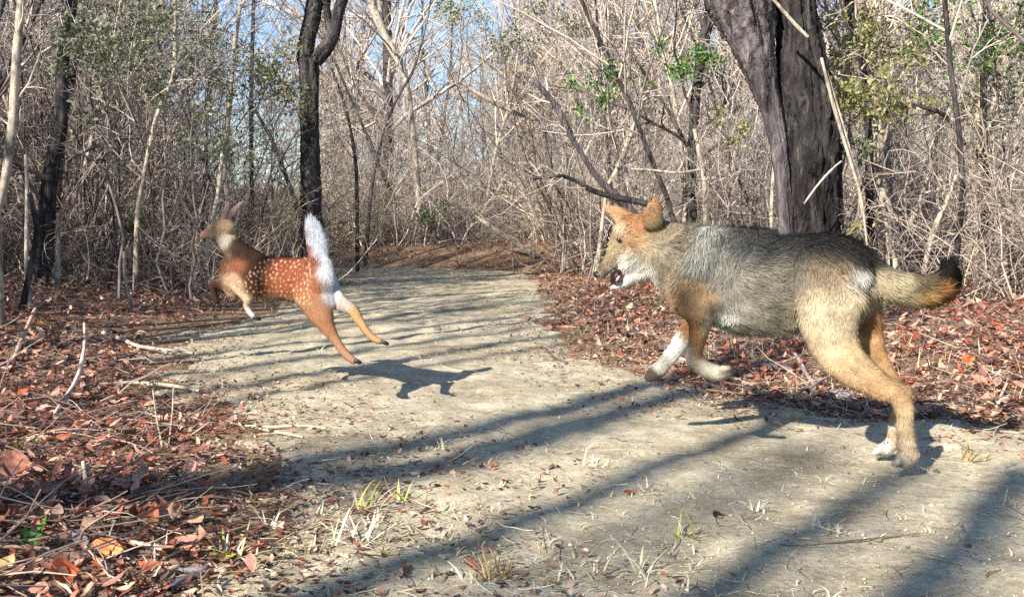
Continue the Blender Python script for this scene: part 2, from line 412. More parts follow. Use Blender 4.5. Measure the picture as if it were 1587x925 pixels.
ST = [  # name, label, category, pixels, depth, material, rise, sides, twigs
 ('sapling', 'pale smooth sapling stem at the far left edge of the picture', [(33, 0, 6), (24, 110, 7), (20, 190, 7.5), (8, 280, 7), (-6, 330, 7)], 5.6, 'bark_pale', 2, (5, 14, 20, dict(tmin=.3, lo=.08, hi=.16))),
 ('tree', 'slender dark trunk left of the trail with a pale lower part', [(112, -3, 9), (98, 90, 10), (94, 190, 10), (82, 250, 12), (72, 330, 13), (68, 400, 14), (64, 455, 15)], 8.6, 'bark_dark', 3, (8, 40, 90)),
 ('tree', 'thin dark trunk crossing in front of the slender one at upper left', [(137, -3, 6), (122, 70, 6), (106, 140, 7), (97, 200, 7), (88, 300, 7), (80, 460, 8)], 9.5, 'bark_dark', 2, (7, 30, 60)),
 ('sapling', 'pale crooked sapling rising in the gap between dark trunks and the fawn', [(272, 20, 3), (270, 110, 3.5), (258, 145, 3.5), (240, 190, 3.5), (222, 280, 3.5), (213, 340, 4), (210, 462, 5)], 8.4, 'bark_pale', 1.5, (8, 30, 50)),
 ('sapling', 'pale straight sapling high above the head of the fawn, left of its neighbour', [(335, 15, 4), (329, 80, 4.5), (326, 130, 4), (319, 205, 3.5), (316, 330, 3.5), (318, 420, 4)], 10.5, 'bark_pale', 1.5, (8, 30, 50)),
 ('sapling', 'pale bent sapling passing just right of the ears of the fawn', [(372, 10, 3), (364, 70, 3.5), (356, 160, 4), (349, 230, 4.5), (348, 262, 4), (354, 330, 4), (352, 420, 5)], 10, 'bark_pale', 1.5, (8, 30, 50)),
 ('sapling', 'thin pale sapling leaning behind the muzzle of the fawn', [(345, 235, 3), (338, 300, 3.5), (328, 350, 4), (316, 420, 4.5), (304, 468, 5)], 8.8, 'bark_pale', 0, (5, 20, 30)),
 ('sapling', 'yellowish thin stem rooted in the red leaves at left', [(40, 240, 2.5), (42, 300, 3), (41, 420, 3.5), (47, 470, 4), (55, 505, 5)], 6.7, 'bark_pale', 0, (5, 16, 20)),
 ('sapling', 'short pale upright stem standing in the leaf litter at left', [(90, 330, 2.5), (90, 400, 4), (88, 474, 5)], 7.6, 'bark_pale', 0, None),
 ('sapling', 'dark bent stem at left curving down to the litter', [(45, 300, 4), (57, 350, 4.5), (52, 390, 4.5), (40, 450, 5), (28, 500, 6)], 6.6, 'bark_dark', 0, None),
 ('sapling', 'thin tan stem at left with a leaning foot in the litter', [(192, 390, 2), (194, 430, 2.4), (202, 470, 2.8), (204, 500, 3)], 6.8, 'bark_pale', 0, None),
 ('sapling', 'pale stub stem left of the fawn with a small side twig', [(235, 385, 3), (232, 420, 3.2), (227, 446, 3.4)], 9.5, 'bark_pale', 0, None),
 ('sapling', 'dark sapling leaning left just right of the forked tree', [(513, 105, 1.6), (530, 150, 2.2), (545, 210, 2.6), (552, 270, 3), (554, 400, 3.5)], 14, 'bark_dark', 0, (7, 24, 40)),
 ('sapling', 'dark arching sapling left of the forked tree', [(395, 170, 2.5), (420, 215, 3), (438, 260, 3.4), (462, 330, 3.8), (468, 410, 4)], 12.8, 'bark_dark', 0, (7, 24, 40)),
 ('sapling', 'slim dark sapling left of the forked tree reaching the blue sky', [(393, -3, 3), (391, 80, 3.2), (389, 200, 3.4), (392, 400, 4)], 12, 'bark_dark', 1.5, (8, 36, 60)),
 ('sapling', 'slim leaning sapling right of the forked tree with a curved top', [(655, 60, 1.6), (640, 110, 2), (612, 160, 2.2), (590, 215, 2.6), (575, 300, 3), (566, 408, 3.4)], 15, 'bark_grey', 1.5, (8, 40, 60)),
 ('sapling', 'broad leaning grey trunk high above the middle of the trail', [(572, -3, 7), (598, 60, 7), (622, 105, 6), (636, 170, 5), (648, 300, 5), (650, 402, 6)], 17, 'bark_pale', 2, (8, 40, 80)),
 ('sapling', 'pale trunk behind the big tree on the right bank', [(1359, 55, 5), (1352, 110, 7), (1360, 200, 8), (1362, 260, 8), (1372, 330, 11), (1384, 400, 11), (1386, 470, 12)], 8.2, 'bark_pale', 2, (7, 36, 60)),
 ('tree', 'dark thin trunk beside the big tree at upper right', [(1318, -3, 10), (1324, 50, 9), (1338, 90, 6), (1346, 200, 6), (1350, 440, 7)], 9.4, 'bark_dark', 2, (7, 36, 60)),
 ('tree', 'straight grey trunk in the thicket near the right edge', [(1527, 40, 4), (1524, 120, 5), (1526, 240, 6), (1524, 330, 8), (1526, 480, 10)], 8.0, 'bark_dark', 2, (8, 36, 60)),
 ('sapling', 'pale sapling slanting up to the right above the tip of the tail', [(1482, 272, 3), (1468, 310, 3.8), (1450, 350, 4.2), (1436, 400, 4.2), (1426, 470, 5)], 7.9, 'bark_pale', 0, (6, 20, 30)),
 ('sapling', 'second pale slanting sapling left of the one above the tail', [(1438, 275, 3), (1424, 315, 3.4), (1404, 370, 3.6), (1390, 470, 4)], 8.1, 'bark_pale', 0, (6, 20, 30)),
 ('sapling', 'dark trunk leaning left into the thicket at the right edge', [(1512, 232, 3), (1536, 280, 5), (1556, 335, 6), (1570, 420, 7), (1580, 490, 8)], 7.5, 'bark_dark', 0, (6, 20, 30)),
 ('tree', 'dark vine hung trunk in the thicket left of the big tree', [(1108, -3, 9), (1092, 60, 9), (1082, 120, 8), (1076, 180, 8), (1074, 260, 8), (1070, 420, 9)], 11.5, 'bark_dark', 2, (12, 90, 200, dict(tmin=.1))),
 ('sapling', 'thin grey sapling slanting above the ears of the coyote', [(996, 130, 3), (992, 170, 4), (975, 215, 4), (958, 260, 4), (940, 300, 3), (925, 420, 4)], 11, 'bark_pale', 0, (8, 30, 40)),
 ('sapling', 'pale stem in the thicket right of the ears of the coyote', [(1076, 200, 3), (1084, 240, 3.4), (1092, 290, 3.6), (1094, 420, 4)], 10.2, 'bark_pale', 0, (6, 20, 30)),
]
for nm, lb, pts, d, mt, up, tw in ST:
    k = hero(nm, lb, 'tree' if nm == 'tree' else 'sapling', pts, d, M[mt], up, True, 7, .05,
             None if tw is None else (tw if len(tw) > 3 else (*tw, dict(tmin=.25))), M['twig_grey'] if 'dark' not in mt else M['twig_dark'])

# hanging, leaning and fallen branches
def branch(name, label, cat, pts, d, mat, twigs=None, sides=7):
    return hero(name, label, cat, pts, d, mat, 0, False, sides, .05, twigs, M['twig_grey'])
branch('fallen_branch', 'long dead dark branch slanting down to the ears of the coyote', 'branch',
       [(828, 125, 4), (862, 165, 5), (882, 205, 4.5), (905, 245, 4), (930, 280, 5), (955, 304, 7), (975, 325, 8), (1010, 395, 9, -.3)], 8.6, M['bark_grey'], (6, 24, 30))
branch('fallen_branch', 'forked black twiggy branch at left of the ears of the coyote', 'branch',
       [(825, 277, 2.5), (868, 273, 3), (895, 282, 3), (915, 294, 4), (945, 304, 4.5), (985, 312, 5), (1010, 318, 5)], 7.8, M['bark_dark'], (6, 20, 20))
branch('fallen_branch', 'thin pale pole hanging in the thicket above the middle of the trail', 'branch',
       [(710, 124, 2.5), (740, 145, 3), (776, 165, 3.4), (812, 180, 2.6), (845, 190, 2)], 13, M['bark_pale'])
branch('fallen_branch', 'pale peeled log leaning at the far end of the trail', 'log',
       [(735, 334, 2.4), (765, 354, 3.6), (795, 374, 4.4), (820, 390, 5), (830, 398, 5)], 15.2, M['bark_pale'])
branch('fallen_branch', 'thin pale straight stick lying across the thicket above the coyote', 'branch',
       [(978, 262, 1.6), (1010, 264, 2), (1050, 268, 2.2), (1085, 263, 1.8)], 9.0, M['bark_pale'])
branch('fallen_branch', 'grey arching branch in the thicket right of the big tree', 'branch',
       [(1366, 180, 3), (1388, 166, 3.6), (1420, 164, 4), (1455, 174, 3.6), (1474, 190, 3), (1500, 230, 3)], 7.6, M['bark_grey'], (5, 16, 20))
branch('fallen_branch', 'grey rotten log on the leaves at the right edge', 'log',
       [(1496, 500, 6), (1525, 512, 9), (1560, 528, 10), (1600, 545, 11)], 5.6, M['bark_grey'])
branch('vine', 'pale straight vine hanging down beside the big trunk', 'vine',
       [(1273, 90, 2.4), (1288, 150, 2.8), (1304, 205, 2.8), (1318, 250, 2.6), (1335, 310, 2.4), (1344, 380, 2)], 7.0, M['bark_pale'])
branch('vine', 'second pale vine hanging close beside the first', 'vine',
       [(1281, 110, 2), (1296, 160, 2.2), (1312, 215, 2.2), (1326, 270, 2), (1336, 330, 2)], 7.05, M['bark_pale'])
branch('vine', 'pale broken stick caught in the fork of the big tree', 'branch',
       [(1196, -4, 2.6), (1214, 18, 3), (1236, 42, 3.2), (1252, 58, 2.6)], 6.9, M['bark_pale'])
branch('vine', 'thin pale twig crossing the lower trunk of the big tree', 'branch',
       [(1246, 316, 1.4), (1268, 286, 1.6), (1290, 262, 1.6), (1304, 250, 1.3)], 6.9, M['bark_pale'])

# ------------------------------------------------------------------ thicket: copied individuals
def leaf_quads(S, D, L, W, cols):
    """flat lance leaves: base, two sides, tip; slightly folded"""
    n = len(S); D = norm(D); a = norm(np.cross(D, rng.normal(0, 1, (n, 3)))); nn = np.cross(D, a)
    mid = S + D * (L * .5)[:, None]; f = (W * .25)[:, None] * nn
    V = np.stack([S, mid + a * W[:, None] * .5 + f, S + D * L[:, None], mid - a * W[:, None] * .5 + f], 1).reshape(-1, 3)
    i = np.arange(n)[:, None] * 4
    T = np.concatenate([i + np.array([[0, 1, 2]]), i + np.array([[0, 2, 3]])])
    return V, T, np.repeat(cols, 4, 0)
def pick(cols, n, jit=.12):
    c = np.array([lin(k) for k in cols])[rng.integers(0, len(cols), n)]
    return np.clip(c * (1 + rng.normal(0, jit, (n, 1))), .005, .9)

def proto_sapling(h, r, n1, n2, n3, wob, mat, tmat, lean=.12, bare=.25):
    root = empty('bare_sapling')
    Pw, R = grow(np.array([[0, 0, -.05]]), np.array([[rng.normal(0, lean), rng.normal(0, lean), 1]]), np.array([h]), 14, wob, .06, np.array([r]), .2)
    V, q = tubes(Pw, R, 6, .05)
    obj('trunk', mesh_data('trunk', V, q, mat=mat, smooth=True), root)
    a, ra = kids(Pw, R, n1, 7, (.35, 1.0), .2, .5, bare, .14, .05, .5, .005)
    b_, rb = kids(a, ra, n2, 6, (.4, 1.1), .3, .7, .1, .2, .03, .6, .0032)
    c_, rc = kids(b_, rb, n3, 5, (.4, 1.2), .4, .8, .1, .25, .0, .7, .0022)
    V, q = merge([tubes(a, ra, 4), tubes(b_, rb, 3), tubes(c_, rc, 3)])
    obj('crown', mesh_data('crown', V, q, mat=tmat), root)
    return root
def proto_shrub(h, spread, ns, n1, n2, arch, mat, lean=.5):
    S = np.zeros((ns, 3)); S[:, :2] = rng.normal(0, spread * .22, (ns, 2)); S[:, 2] = -.04
    D = np.concatenate([rng.normal(0, lean, (ns, 2)), np.ones((ns, 1))], 1)
    a, ra = grow(S, D, h * rng.uniform(.6, 1.25, ns), 10, .17, arch, rng.uniform(.003, .011, ns) * (h / 1.6) ** .4, .3)
    b_, rb = kids(a, ra, int(n1 * .85), 7, (.3, 1.3), .25, .65, .12, .24, arch, .6, .0035)
    c_, rc = kids(b_, rb, int(n2 * 1.1), 5, (.4, 1.5), .35, .8, .1, .42, arch, .7, .0019)
    V, q = merge([tubes(a, ra, 4), tubes(b_, rb, 3), tubes(c_, rc, 3)])
    return mesh_data('brush_shrub', V, q, mat=mat)

def spots(n, region, mind, ymax):
    out = []
    tries = 0
    while len(out) < n and tries < n * 60:
        tries += 1
        x = rng.uniform(-13, 13); y = rng.uniform(5.5, ymax)
        p_ = CX + F * x / y
        if abs(x) > y * .62 + 2.2 or not region(x, y): continue
        if y < 9 and p_ < 150 or y < 8.3 and p_ < 420 or y < 10.7 and 440 < p_ < 525 or y < 8.6 and 1295 < p_ < 1430: continue
        if any((x - a) ** 2 + (y - b) ** 2 < mind ** 2 for a, b in out): continue
        out.append((x, y))
    return out
def left_wood(x, y): return x < xl(y) - .5 and y > 7.0 + max(0, -4.2 - x) * -.25 and y > 6.6 and off_trail(x, y) > .5
def right_wood(x, y): return (y > 6.35 and x > 2.7) or (y > 6.9 and x > 2.35) or (y > 8.8 and x > 1.25) or (y > 11 and x > .8)
def back_wood(x, y): return y > 16.4 + .1 * x and not left_wood(x, y) and not right_wood(x, y)
ZONES = [('left', left_wood), ('right', right_wood), ('back', back_wood)]
WORDS = dict(left='in the thicket left of the trail', right='in the thicket on the right bank', back='in the far thicket closing off the trail')

MARKS = [(-1e9, None), (0, 'at the left edge'), (70, 'behind the slender dark trunks'), (190, 'left of the fawn'), (310, 'behind the head of the fawn'), (400, 'behind the back of the fawn'), (470, 'around the forked tree'), (540, 'just right of the forked tree'),
         (640, 'behind the far bend of the trail'), (740, 'behind the leaning pale log'), (840, 'right of the leaning pale log'), (930, 'behind the head of the coyote'), (1060, 'between the coyote head and the big tree'), (1200, 'behind the big tree'), (1310, 'just right of the big tree'), (1400, 'above the tail of the coyote'), (1500, 'at the right edge'), (1590, None)]
def landmark(x, y):
    px_ = CX + F * x / y; m_ = [w_ for a_, w_ in MARKS if a_ <= px_][-1]
    row = 'front rank' if y < 9.5 else ('second rank' if y < 13 else ('third rank' if y < 18 else ('deep rank' if y < 26 else 'farthest rank')))
    return ('beyond the side of the picture' if m_ is None else m_) + ', ' + row
protos = []
for k in range(9):
    pal = k % 3
    protos.append(proto_sapling([4.2, 5.5, 3.2, 6.2, 4.8, 3.8, 5, 6.5, 2.8][k], [.018, .026, .012, .034, .02, .014, .024, .04, .011][k], 20, 90, 220, .07,
                                M[['bark_pale', 'bark_dark', 'bark_grey'][pal]], M[['twig_tan', 'twig_grey', 'twig_grey'][pal]]))
used = set()
def put(root, loc, rz, s, label, group, cat, tilt=(0, 0)):
    if root.name in used:
        c = copy_tree(root, loc, rz, s, label, tilt)
    else:
        used.add(root.name); c = root; c.location = loc; c.rotation_euler = (tilt[0], tilt[1], rz); c.scale = (s, s, s) if not hasattr(s, '__len__') else s
    return tag(c, label, cat, group)
for zn, reg in ZONES:
    n = dict(left=105, right=85, back=80)[zn]
    for (x, y) in spots(n, reg, .35, 30 if zn == 'back' else 24):
        k = int(rng.integers(0, 9)); mt = ['pale', 'dark', 'grey'][k % 3]
        if -.40 < x / y < -.19 and rng.random() < .9: k = [2, 8][int(rng.integers(0, 2))]; mt = ['pale', 'dark', 'grey'][k % 3]
        put(protos[k], (x, y, float(gz(x, y))), rng.uniform(0, 6.28), rng.uniform(.75, 1.15), f'slender {mt} bare sapling {landmark(x, y)}', f'bare {mt} saplings {landmark(x, y)}', 'sapling', (rng.normal(0, .07), rng.normal(0, .07)))

pole_me = []
for k in range(4):
    Pw, R = grow(np.array([[0, 0, -.05]]), np.array([[rng.normal(0, .1), rng.normal(0, .1), 1]]), np.array([4.5 + k * .4]), 14, .06, .05, np.array([.03 + .008 * k]), .45)
    V, q = tubes(Pw, R, 6, .05); pole_me.append(mesh_data('bare_pole', V, q, mat=M['bark_grey'], smooth=True))
for j in range(38):  # unseen trunk-only poles, added to streak the track with thin shadows
    y = rng.uniform(2.0, 6.6); x = -(max(y * .53 + 1.0, 2.6) + rng.uniform(0, 4.0)); k = j % 4
    o = obj('bare_pole', pole_me[k], None, (x, y, float(gz(x, y))), (rng.normal(0, .12), rng.normal(0, .12), rng.uniform(0, 6.28)), (1, 1, rng.uniform(.7, 1.1)))
    tag(o, 'unseen bare sapling pole added at left, branchless to cast thin streaks', 'sapling', 'bare poles left of the viewpoint')
for _ in range(26):      # the thicket goes on out of the picture on the left; its stems stripe the far track
    y = rng.uniform(2.6, 6.8); x = -(max(y * .53 + 1.0, 2.7) + rng.uniform(0, 5.0))
    k = int(rng.integers(0, 9)); mt = ['pale', 'dark', 'grey'][k % 3]
    put(protos[k], (x, y, float(gz(x, y))), rng.uniform(0, 6.28), (1.2, 1.2, rng.uniform(.6, .9)), f'slender {mt} bare sapling left of the viewpoint beyond the picture edge', f'bare {mt} saplings left of the viewpoint', 'sapling', (rng.normal(0, .07), rng.normal(0, .07)))
shr = []
for k in range(10):
    h = [1.5, 2.0, 1.2, 2.6, 1.8, 2.3, 1.4, 3.0, 2.0, 1.0][k]
    shr.append(proto_shrub(h, 1.4, 26, 150, 420, [-.03, .0, -.05, .02, -.06, .01, -.04, .03, -.02, -.05][k],
                           M[['twig_tan', 'twig_grey', 'twig_dark', 'twig_grey', 'twig_pale', 'twig_grey', 'twig_tan', 'twig_dark', 'twig_tan', 'twig_dark'][k]], [.5, .4, .7, .3, .55, .35, .6, .3, .45, .8][k]))
SC = ['tan', 'grey', 'dark', 'grey', 'pale', 'grey', 'tan', 'dark', 'tan', 'dark']
for zn, reg in ZONES:
    n = dict(left=130, right=110, back=110)[zn]
    for (x, y) in spots(n, reg, .3, 26 if zn == 'back' else 20):
        k = int(rng.integers(0, 10)); s = rng.uniform(.75, 1.2)
        if y < 9.2: k = [0, 2, 9, 6, 2][int(rng.integers(0, 5))]; s *= .85
        if -.40 < x / y < -.19 and rng.random() < .8: k = [0, 2, 6, 9][int(rng.integers(0, 4))]
        o = obj('brush_shrub', shr[k], None, (x, y, float(gz(x, y))), (0, 0, rng.uniform(0, 6.28)), (s, s, s * rng.uniform(.85, 1.2)))
        tag(o, f'tangled {SC[k]} leafless brush {landmark(x, y)}', 'shrub', f'tangled {SC[k]} brush {landmark(x, y)}')

for _ in range(34):
    y = rng.uniform(16.35, 18.4); x = rng.uniform(-4.5, 3.0); k = [2, 9, 2, 4, 5, 9][int(rng.integers(0, 6))]; s = rng.uniform(.7, 1.1)
    o = obj('brush_shrub', shr[k], None, (x, y, float(gz(x, y))), (0, 0, rng.uniform(0, 6.28)), (s * 1.2, s * 1.2, s * rng.uniform(.8, 1.1)))
    tag(o, f'low tangled {SC[k]} brush {landmark(x, y)}', 'shrub', f'low tangled {SC[k]} brush {landmark(x, y)}')

for px_, y, k, s in ((1195, 7.2, 9, .5),):
    x = (px_ - CX) / F * y
    o = obj('brush_shrub', shr[k], None, (x, y, float(gz(x, y))), (0, 0, rng.uniform(0, 6.28)), (s * .7, s * .7, s))
    tag(o, f'small {SC[k]} brush against the foot of the big tree, ' + ('on its left' if px_ < 1240 else ('in front of it' if px_ < 1260 else ('on its right' if px_ < 1300 else 'farthest right'))), 'shrub')

# tall trees of the far wood
tall = []
for k in range(5):
    tall.append(proto_sapling([9, 11, 8, 10, 12][k], [.09, .12, .08, .1, .14][k], 34, 200, 620, .05, M[['bark_grey', 'bark_dark', 'bark_pale', 'bark_grey', 'bark_dark'][k]], M[['twig_tan', 'twig_grey', 'twig_tan', 'twig_grey', 'twig_tan'][k]], .05, .15))
    tall[-1].name = 'bare_tree'
pts = []
while len(pts) < 95:
    x = rng.uniform(-26, 26); y = rng.uniform(19, 46)
    if abs(x) > y * .6 + 3 or any((x - a) ** 2 + (y - b) ** 2 < 1.6 for a, b in pts): continue
    if -.36 < x / y < -.17 and rng.random() < .97: continue
    if -.15 < x / y < -.04 and rng.random() < .5: continue      # the gap of blue sky at upper left
    pts.append((x, y))
for (x, y) in pts:
    k = int(rng.integers(0, 5)); zn = 'left' if x < -4 else ('right' if x > 5 else 'middle')
    put(tall[k], (x, y, float(gz(x, y)) - .05), rng.uniform(0, 6.28), rng.uniform(.7, 1.1), f'tall bare tree {landmark(x, y)}', f'tall bare trees of the far wood {landmark(x, y)}', 'tree')

# evergreen leaves: leafy shrubs among the bare stems
def leafy(name, label, px, py, d, size, n, cols, leaf=.05, group=None):
    c = P(px, py, d); base = np.array([c[0] + rng.normal(0, .1), c[1] + .1, float(gz(c[0], c[1]))])
    root = tag(empty(name, base), label, 'shrub', group)
    u = np.linspace(0, 1, 10)[:, None]
    st = (base * (1 - u) + (c + np.array([0, 0, size * .4])) * u) + rng.normal(0, .03, (10, 3))
    R = np.linspace(.012, .004, 10)
    a, ra = kids(st[None], R[None], 16, 7, (.5, 1.3), .12, .3, .55, .16, .04, .6, .003)
    b_, rb = kids(a, ra, 50, 5, (.4, 1.2), .3, .7, .2, .2, .0, .6, .002)
    V, q = merge([tubes(st[None], R[None], 6), tubes(a, ra, 4), tubes(b_, rb, 3)])
    obj('stem', mesh_data('stem', V - base, q, mat=M['twig_dark']), root)
    nc = max(5, n // 45); cc = c + rng.normal(0, 1, (nc, 3)) * np.array([size * .5, size * .5, size * .36])
    S = cc[rng.integers(0, nc, n)] + rng.normal(0, 1, (n, 3)) * size * .15
    D = rng.normal(0, 1, (n, 3)) + np.array([0, 0, -.3])
    V, T, cl = leaf_quads(S, D, leaf * rng.uniform(.6, 1.3, n), leaf * .5 * rng.uniform(.7, 1.2, n), pick(cols, n, .2))
    o = obj('foliage', mesh_data('foliage', V - base, tris=T, mat=M['green'], col=cl), root)
    return root
GR = [(70, 120, 45), (95, 140, 55), (60, 100, 40), (120, 150, 70)]
YG = [(138, 142, 88), (158, 158, 104), (118, 126, 76), (140, 134, 96)]
OL = [(122, 132, 104), (142, 148, 118), (106, 118, 90), (134, 130, 106)]
leafy('leafy_shrub', 'bright green leafy bush hanging above the head of the coyote', 925, 135, 10.0, .28, 340, GR, .055)
leafy('leafy_shrub', 'thin yellow green bush just left of the leaning trunk', 1140, 190, 9.5, .24, 170, YG, .045)
leafy('leafy_shrub', 'pale green airy bush right of the bright green bush', 975, 140, 10.8, .28, 220, YG + GR, .04)
leafy('leafy_shrub', 'dark green low bush at the far end of the trail', 680, 345, 16.4, .5, 260, [(60, 85, 50), (80, 105, 60), (50, 70, 45)], .07)
leafy('leafy_shrub', 'small green sprig in the thicket left of the fawn', 212, 355, 9.2, .14, 60, GR, .06)
leafy('leafy_shrub', 'yellow green leaves low beside the big trunk on its right', 1335, 365, 7.2, .16, 90, YG, .04)
n_l = 0
for px, py, d, s, n, c, lb in [
    (165, 70, 11, .6, 420, OL, 'olive leafy treetop at upper left, nearest the dark trunks'), (255, 45, 12, .55, 380, OL, 'olive leafy treetop in front of the blue gap at left'),
    (215, 130, 12, .5, 240, OL, 'sparse olive foliage below the two olive treetops'), (345, 110, 13, .6, 360, OL, 'olive leafy crown between the pale saplings above the fawn'), (420, 130, 13, .5, 300, OL + YG, 'yellow olive crown touching the left of the forked tree'),
    (300, 215, 11, .45, 160, OL, 'thin olive foliage halfway up above the fawn'), (720, 30, 15, .5, 200, YG, 'sparse yellow leaves high above the trail'), (800, 70, 14, .5, 200, OL, 'olive sprays hanging high in the middle of the picture'),
    (1090, 90, 11, .4, 260, GR, 'green leaves clinging to the vine hung trunk'), (1345, 150, 9, .45, 420, YG, 'yellow green foliage right of the big tree at mid height'), (1320, 60, 9.5, .45, 340, YG, 'yellow green foliage right of the big tree at the top'),
    (1420, 50, 10, .5, 340, YG + OL, 'pale leafy treetop at upper right, left of the grey trunk'), (1540, 60, 9, .5, 380, GR + OL, 'green leafy treetop in the upper right corner'), (1560, 170, 9, .4, 200, OL, 'sparse olive leaves below the upper right corner'),
    (1335, 220, 8.9, .22, 90, OL, 'green leaves just right of the big trunk at mid height'), (880, 40, 13, .5, 190, OL, 'thin olive spray at the top, right of the middle')]:
    leafy('leafy_tree', lb, px, py, d - (3.4 if px < 450 else (1.5 if px > 1250 else .5)), s * .85, int(n * (2.2 if px < 450 else 2.4)), c, .05)

for cn_, s_, h_, lb in ((-5.7, 0.0, 2.7, 'unseen leafy tree added at left to shade ground behind the fawn'), (-4.7, 1.0, 2.6, 'unseen leafy tree added at left to dapple the middle of the track'), (-6.7, .6, 3.2, 'unseen leafy tree added farthest left for its shade')):  # out-of-view foliage added to throw broken shade over the track
    x_ = cn_ * .809 + s_ * .588; y_ = -cn_ * .588 + s_ * .809
    leafy('leafy_tree', lb, CX + F * x_ / y_, CY - F * math.tan(math.atan((h_ - CAMH) / y_) + PITCH), y_, .62, 330, OL, .06)

# trees behind the camera whose shadows stripe the track (their streaks are in the photograph)
def shade_tree(cn, s, h, r, lean=0.0, crown=True, c0=None, zb=5):
    n_ = np.array([math.cos(SUN_AZ - math.pi), -math.sin(SUN_AZ - math.pi)]); u_ = np.array([math.sin(SUN_AZ - math.pi), math.cos(SUN_AZ - math.pi)])
    p = (cn if c0 is None else c0) * n_ + s * u_
    root = tag(empty('bare_tree', (p[0], p[1], float(gz(p[0], p[1])))), 'bare tree behind the viewpoint whose shadow stripes the track', 'tree', 'bare trees behind the viewpoint')
    K = 26; z = np.linspace(-.1, h, K)
    e_ = np.clip(z / zb, 0, 1); off = lean * z + (0 if c0 is None else (cn - c0) * e_ ** 1.4)     # some trunks lean over before they straighten
    Pw = np.stack([off * n_[0] + np.cumsum(rng.normal(0, .012, K)), off * n_[1] + np.cumsum(rng.normal(0, .012, K)), z], 1)
    R = r * np.linspace(1.1, .55, K)
    V, q = tubes(Pw[None], R[None], 9, .05)
    obj('trunk', mesh_data('trunk', V, q, mat=M['bark_grey'], smooth=True), root)
    a, ra = kids(Pw[None], R[None], 5 if crown else 2, 8, (.3, .7), .2, .4, .55, .08, .05, .5, .012)
    b_, rb = kids(a, ra, 20 if crown else 5, 6, (.4, .9), .3, .6, .2, .12, .02, .5, .006)
    def lit(Q):          # branches whose shade would fall on the two animals, which stand in clear sun
        q = Q + p_; c_ = q[..., 0] * n_[0] + q[..., 1] * n_[1]; s_ = q[..., 0] * u_[0] + q[..., 1] * u_[1]
        zc = q[..., 2] - .625 * (2.7 - s_)
        bad = ((c_ > -1.62) & (c_ < -.5) & (zc > -.1) & (zc < .9)) | ((c_ > -3.1) & (c_ < -2.15) & (zc > .05) & (zc < .9)) | ((c_ > -1.63) & (c_ < -1.34)) | ((c_ > -1.18) & (c_ < -.84))
        return ~bad.any(1)
    p_ = np.array([p[0], p[1], 0.0]); k1, k2 = lit(a), lit(b_)
    prt = [tubes(x_[k_], r_[k_], n__) for x_, r_, k_, n__ in ((a, ra, k1, 5), (b_, rb, k2, 4)) if k_.any()]
    if prt:
        V, q = merge(prt)
        obj('crown', mesh_data('crown', V, q, mat=M['twig_grey']), root)
for a in [(-.49, -6.5, 5.6, .085, 0, False), (-.78, -8, 6.5, .07, 0, False), (-1.26, -7.5, 6.5, .08, -.003, False), (-1.67, -7, 8.5, .095, 0, False, -4.2, 5.4), (-1.89, -9, 10, .11, 0, False, -4.6, 6.6),
          (-2.92, -7, 9, .045, 0, False), (-3.3, -7.5, 10, .06, .004), (-3.6, -6, 9.5, .05, 0), (-4.1, -6.5, 10, .06, .01), (-4.8, -7, 10, .07, 0), (.75, -6, 8, .06, 0, False), (-2.22, -8, 5.5, .03, 0, False), (-2.35, -8, 5.8, .04, 0, False),
          (-1.16, -14, 10.3, .07, 0, False), (-1.06, -16, 11.5, .065, 0, False), (-.95, -15, 10.8, .075, 0, False), (-.87, -13, 9.6, .05, 0, False), (-.66, -17, 12, .05, 0, False), (-1.64, -14, 10.2, .07, 0, False, -4, 9.6), (-1.98, -15, 10.6, .07, 0, False, -4.6, 10.0), (-.30, -16, 12, .05, 0, False), (-.02, -16, 12, .08, 0, False), (.3, -15, 11, .06, 0)]:
    shade_tree(*a)

# ------------------------------------------------------------------ leaf litter
LEAFC = [(140, 88, 70), (160, 104, 84), (116, 76, 66), (182, 138, 116), (194, 158, 138), (140, 104, 92), (100, 70, 64), (170, 144, 128), (156, 88, 64), (204, 176, 154), (118, 96, 88), (150, 128, 112), (190, 168, 148), (92, 74, 70), (84, 70, 66), (126, 112, 104), (168, 150, 136), (104, 86, 78)]
def litter_points(n, region):
    """more of them near the camera, thinner far away"""
    xs, ys = [], []
    while sum(map(len, xs)) < n:
        k = n * 3
        y = 1.25 * np.exp(rng.uniform(0, math.log(20 / 1.25), k)); x = rng.uniform(-1, 1, k) * (y * .56 + .9)
        m_ = region(x, y); xs.append(x[m_]); ys.append(y[m_])
    return np.concatenate(xs)[:n], np.concatenate(ys)[:n]
def on_floor(x, y):
    k_ = np.clip(y / 6, .35, 1); o = off_trail(x, y) + (vnoise(x * 2.2, y * 2.2, 21) * .5 + vnoise(x * 9, y * 9, 22) * .25 - .12) * k_ - np.clip(2.3 - y, 0, 1) * .12
    o = o + np.where(x > 0, .16, 0)
    pr = np.clip((o + .05) / .35, 0, 1) * .98
    return rng.random(len(x)) < pr
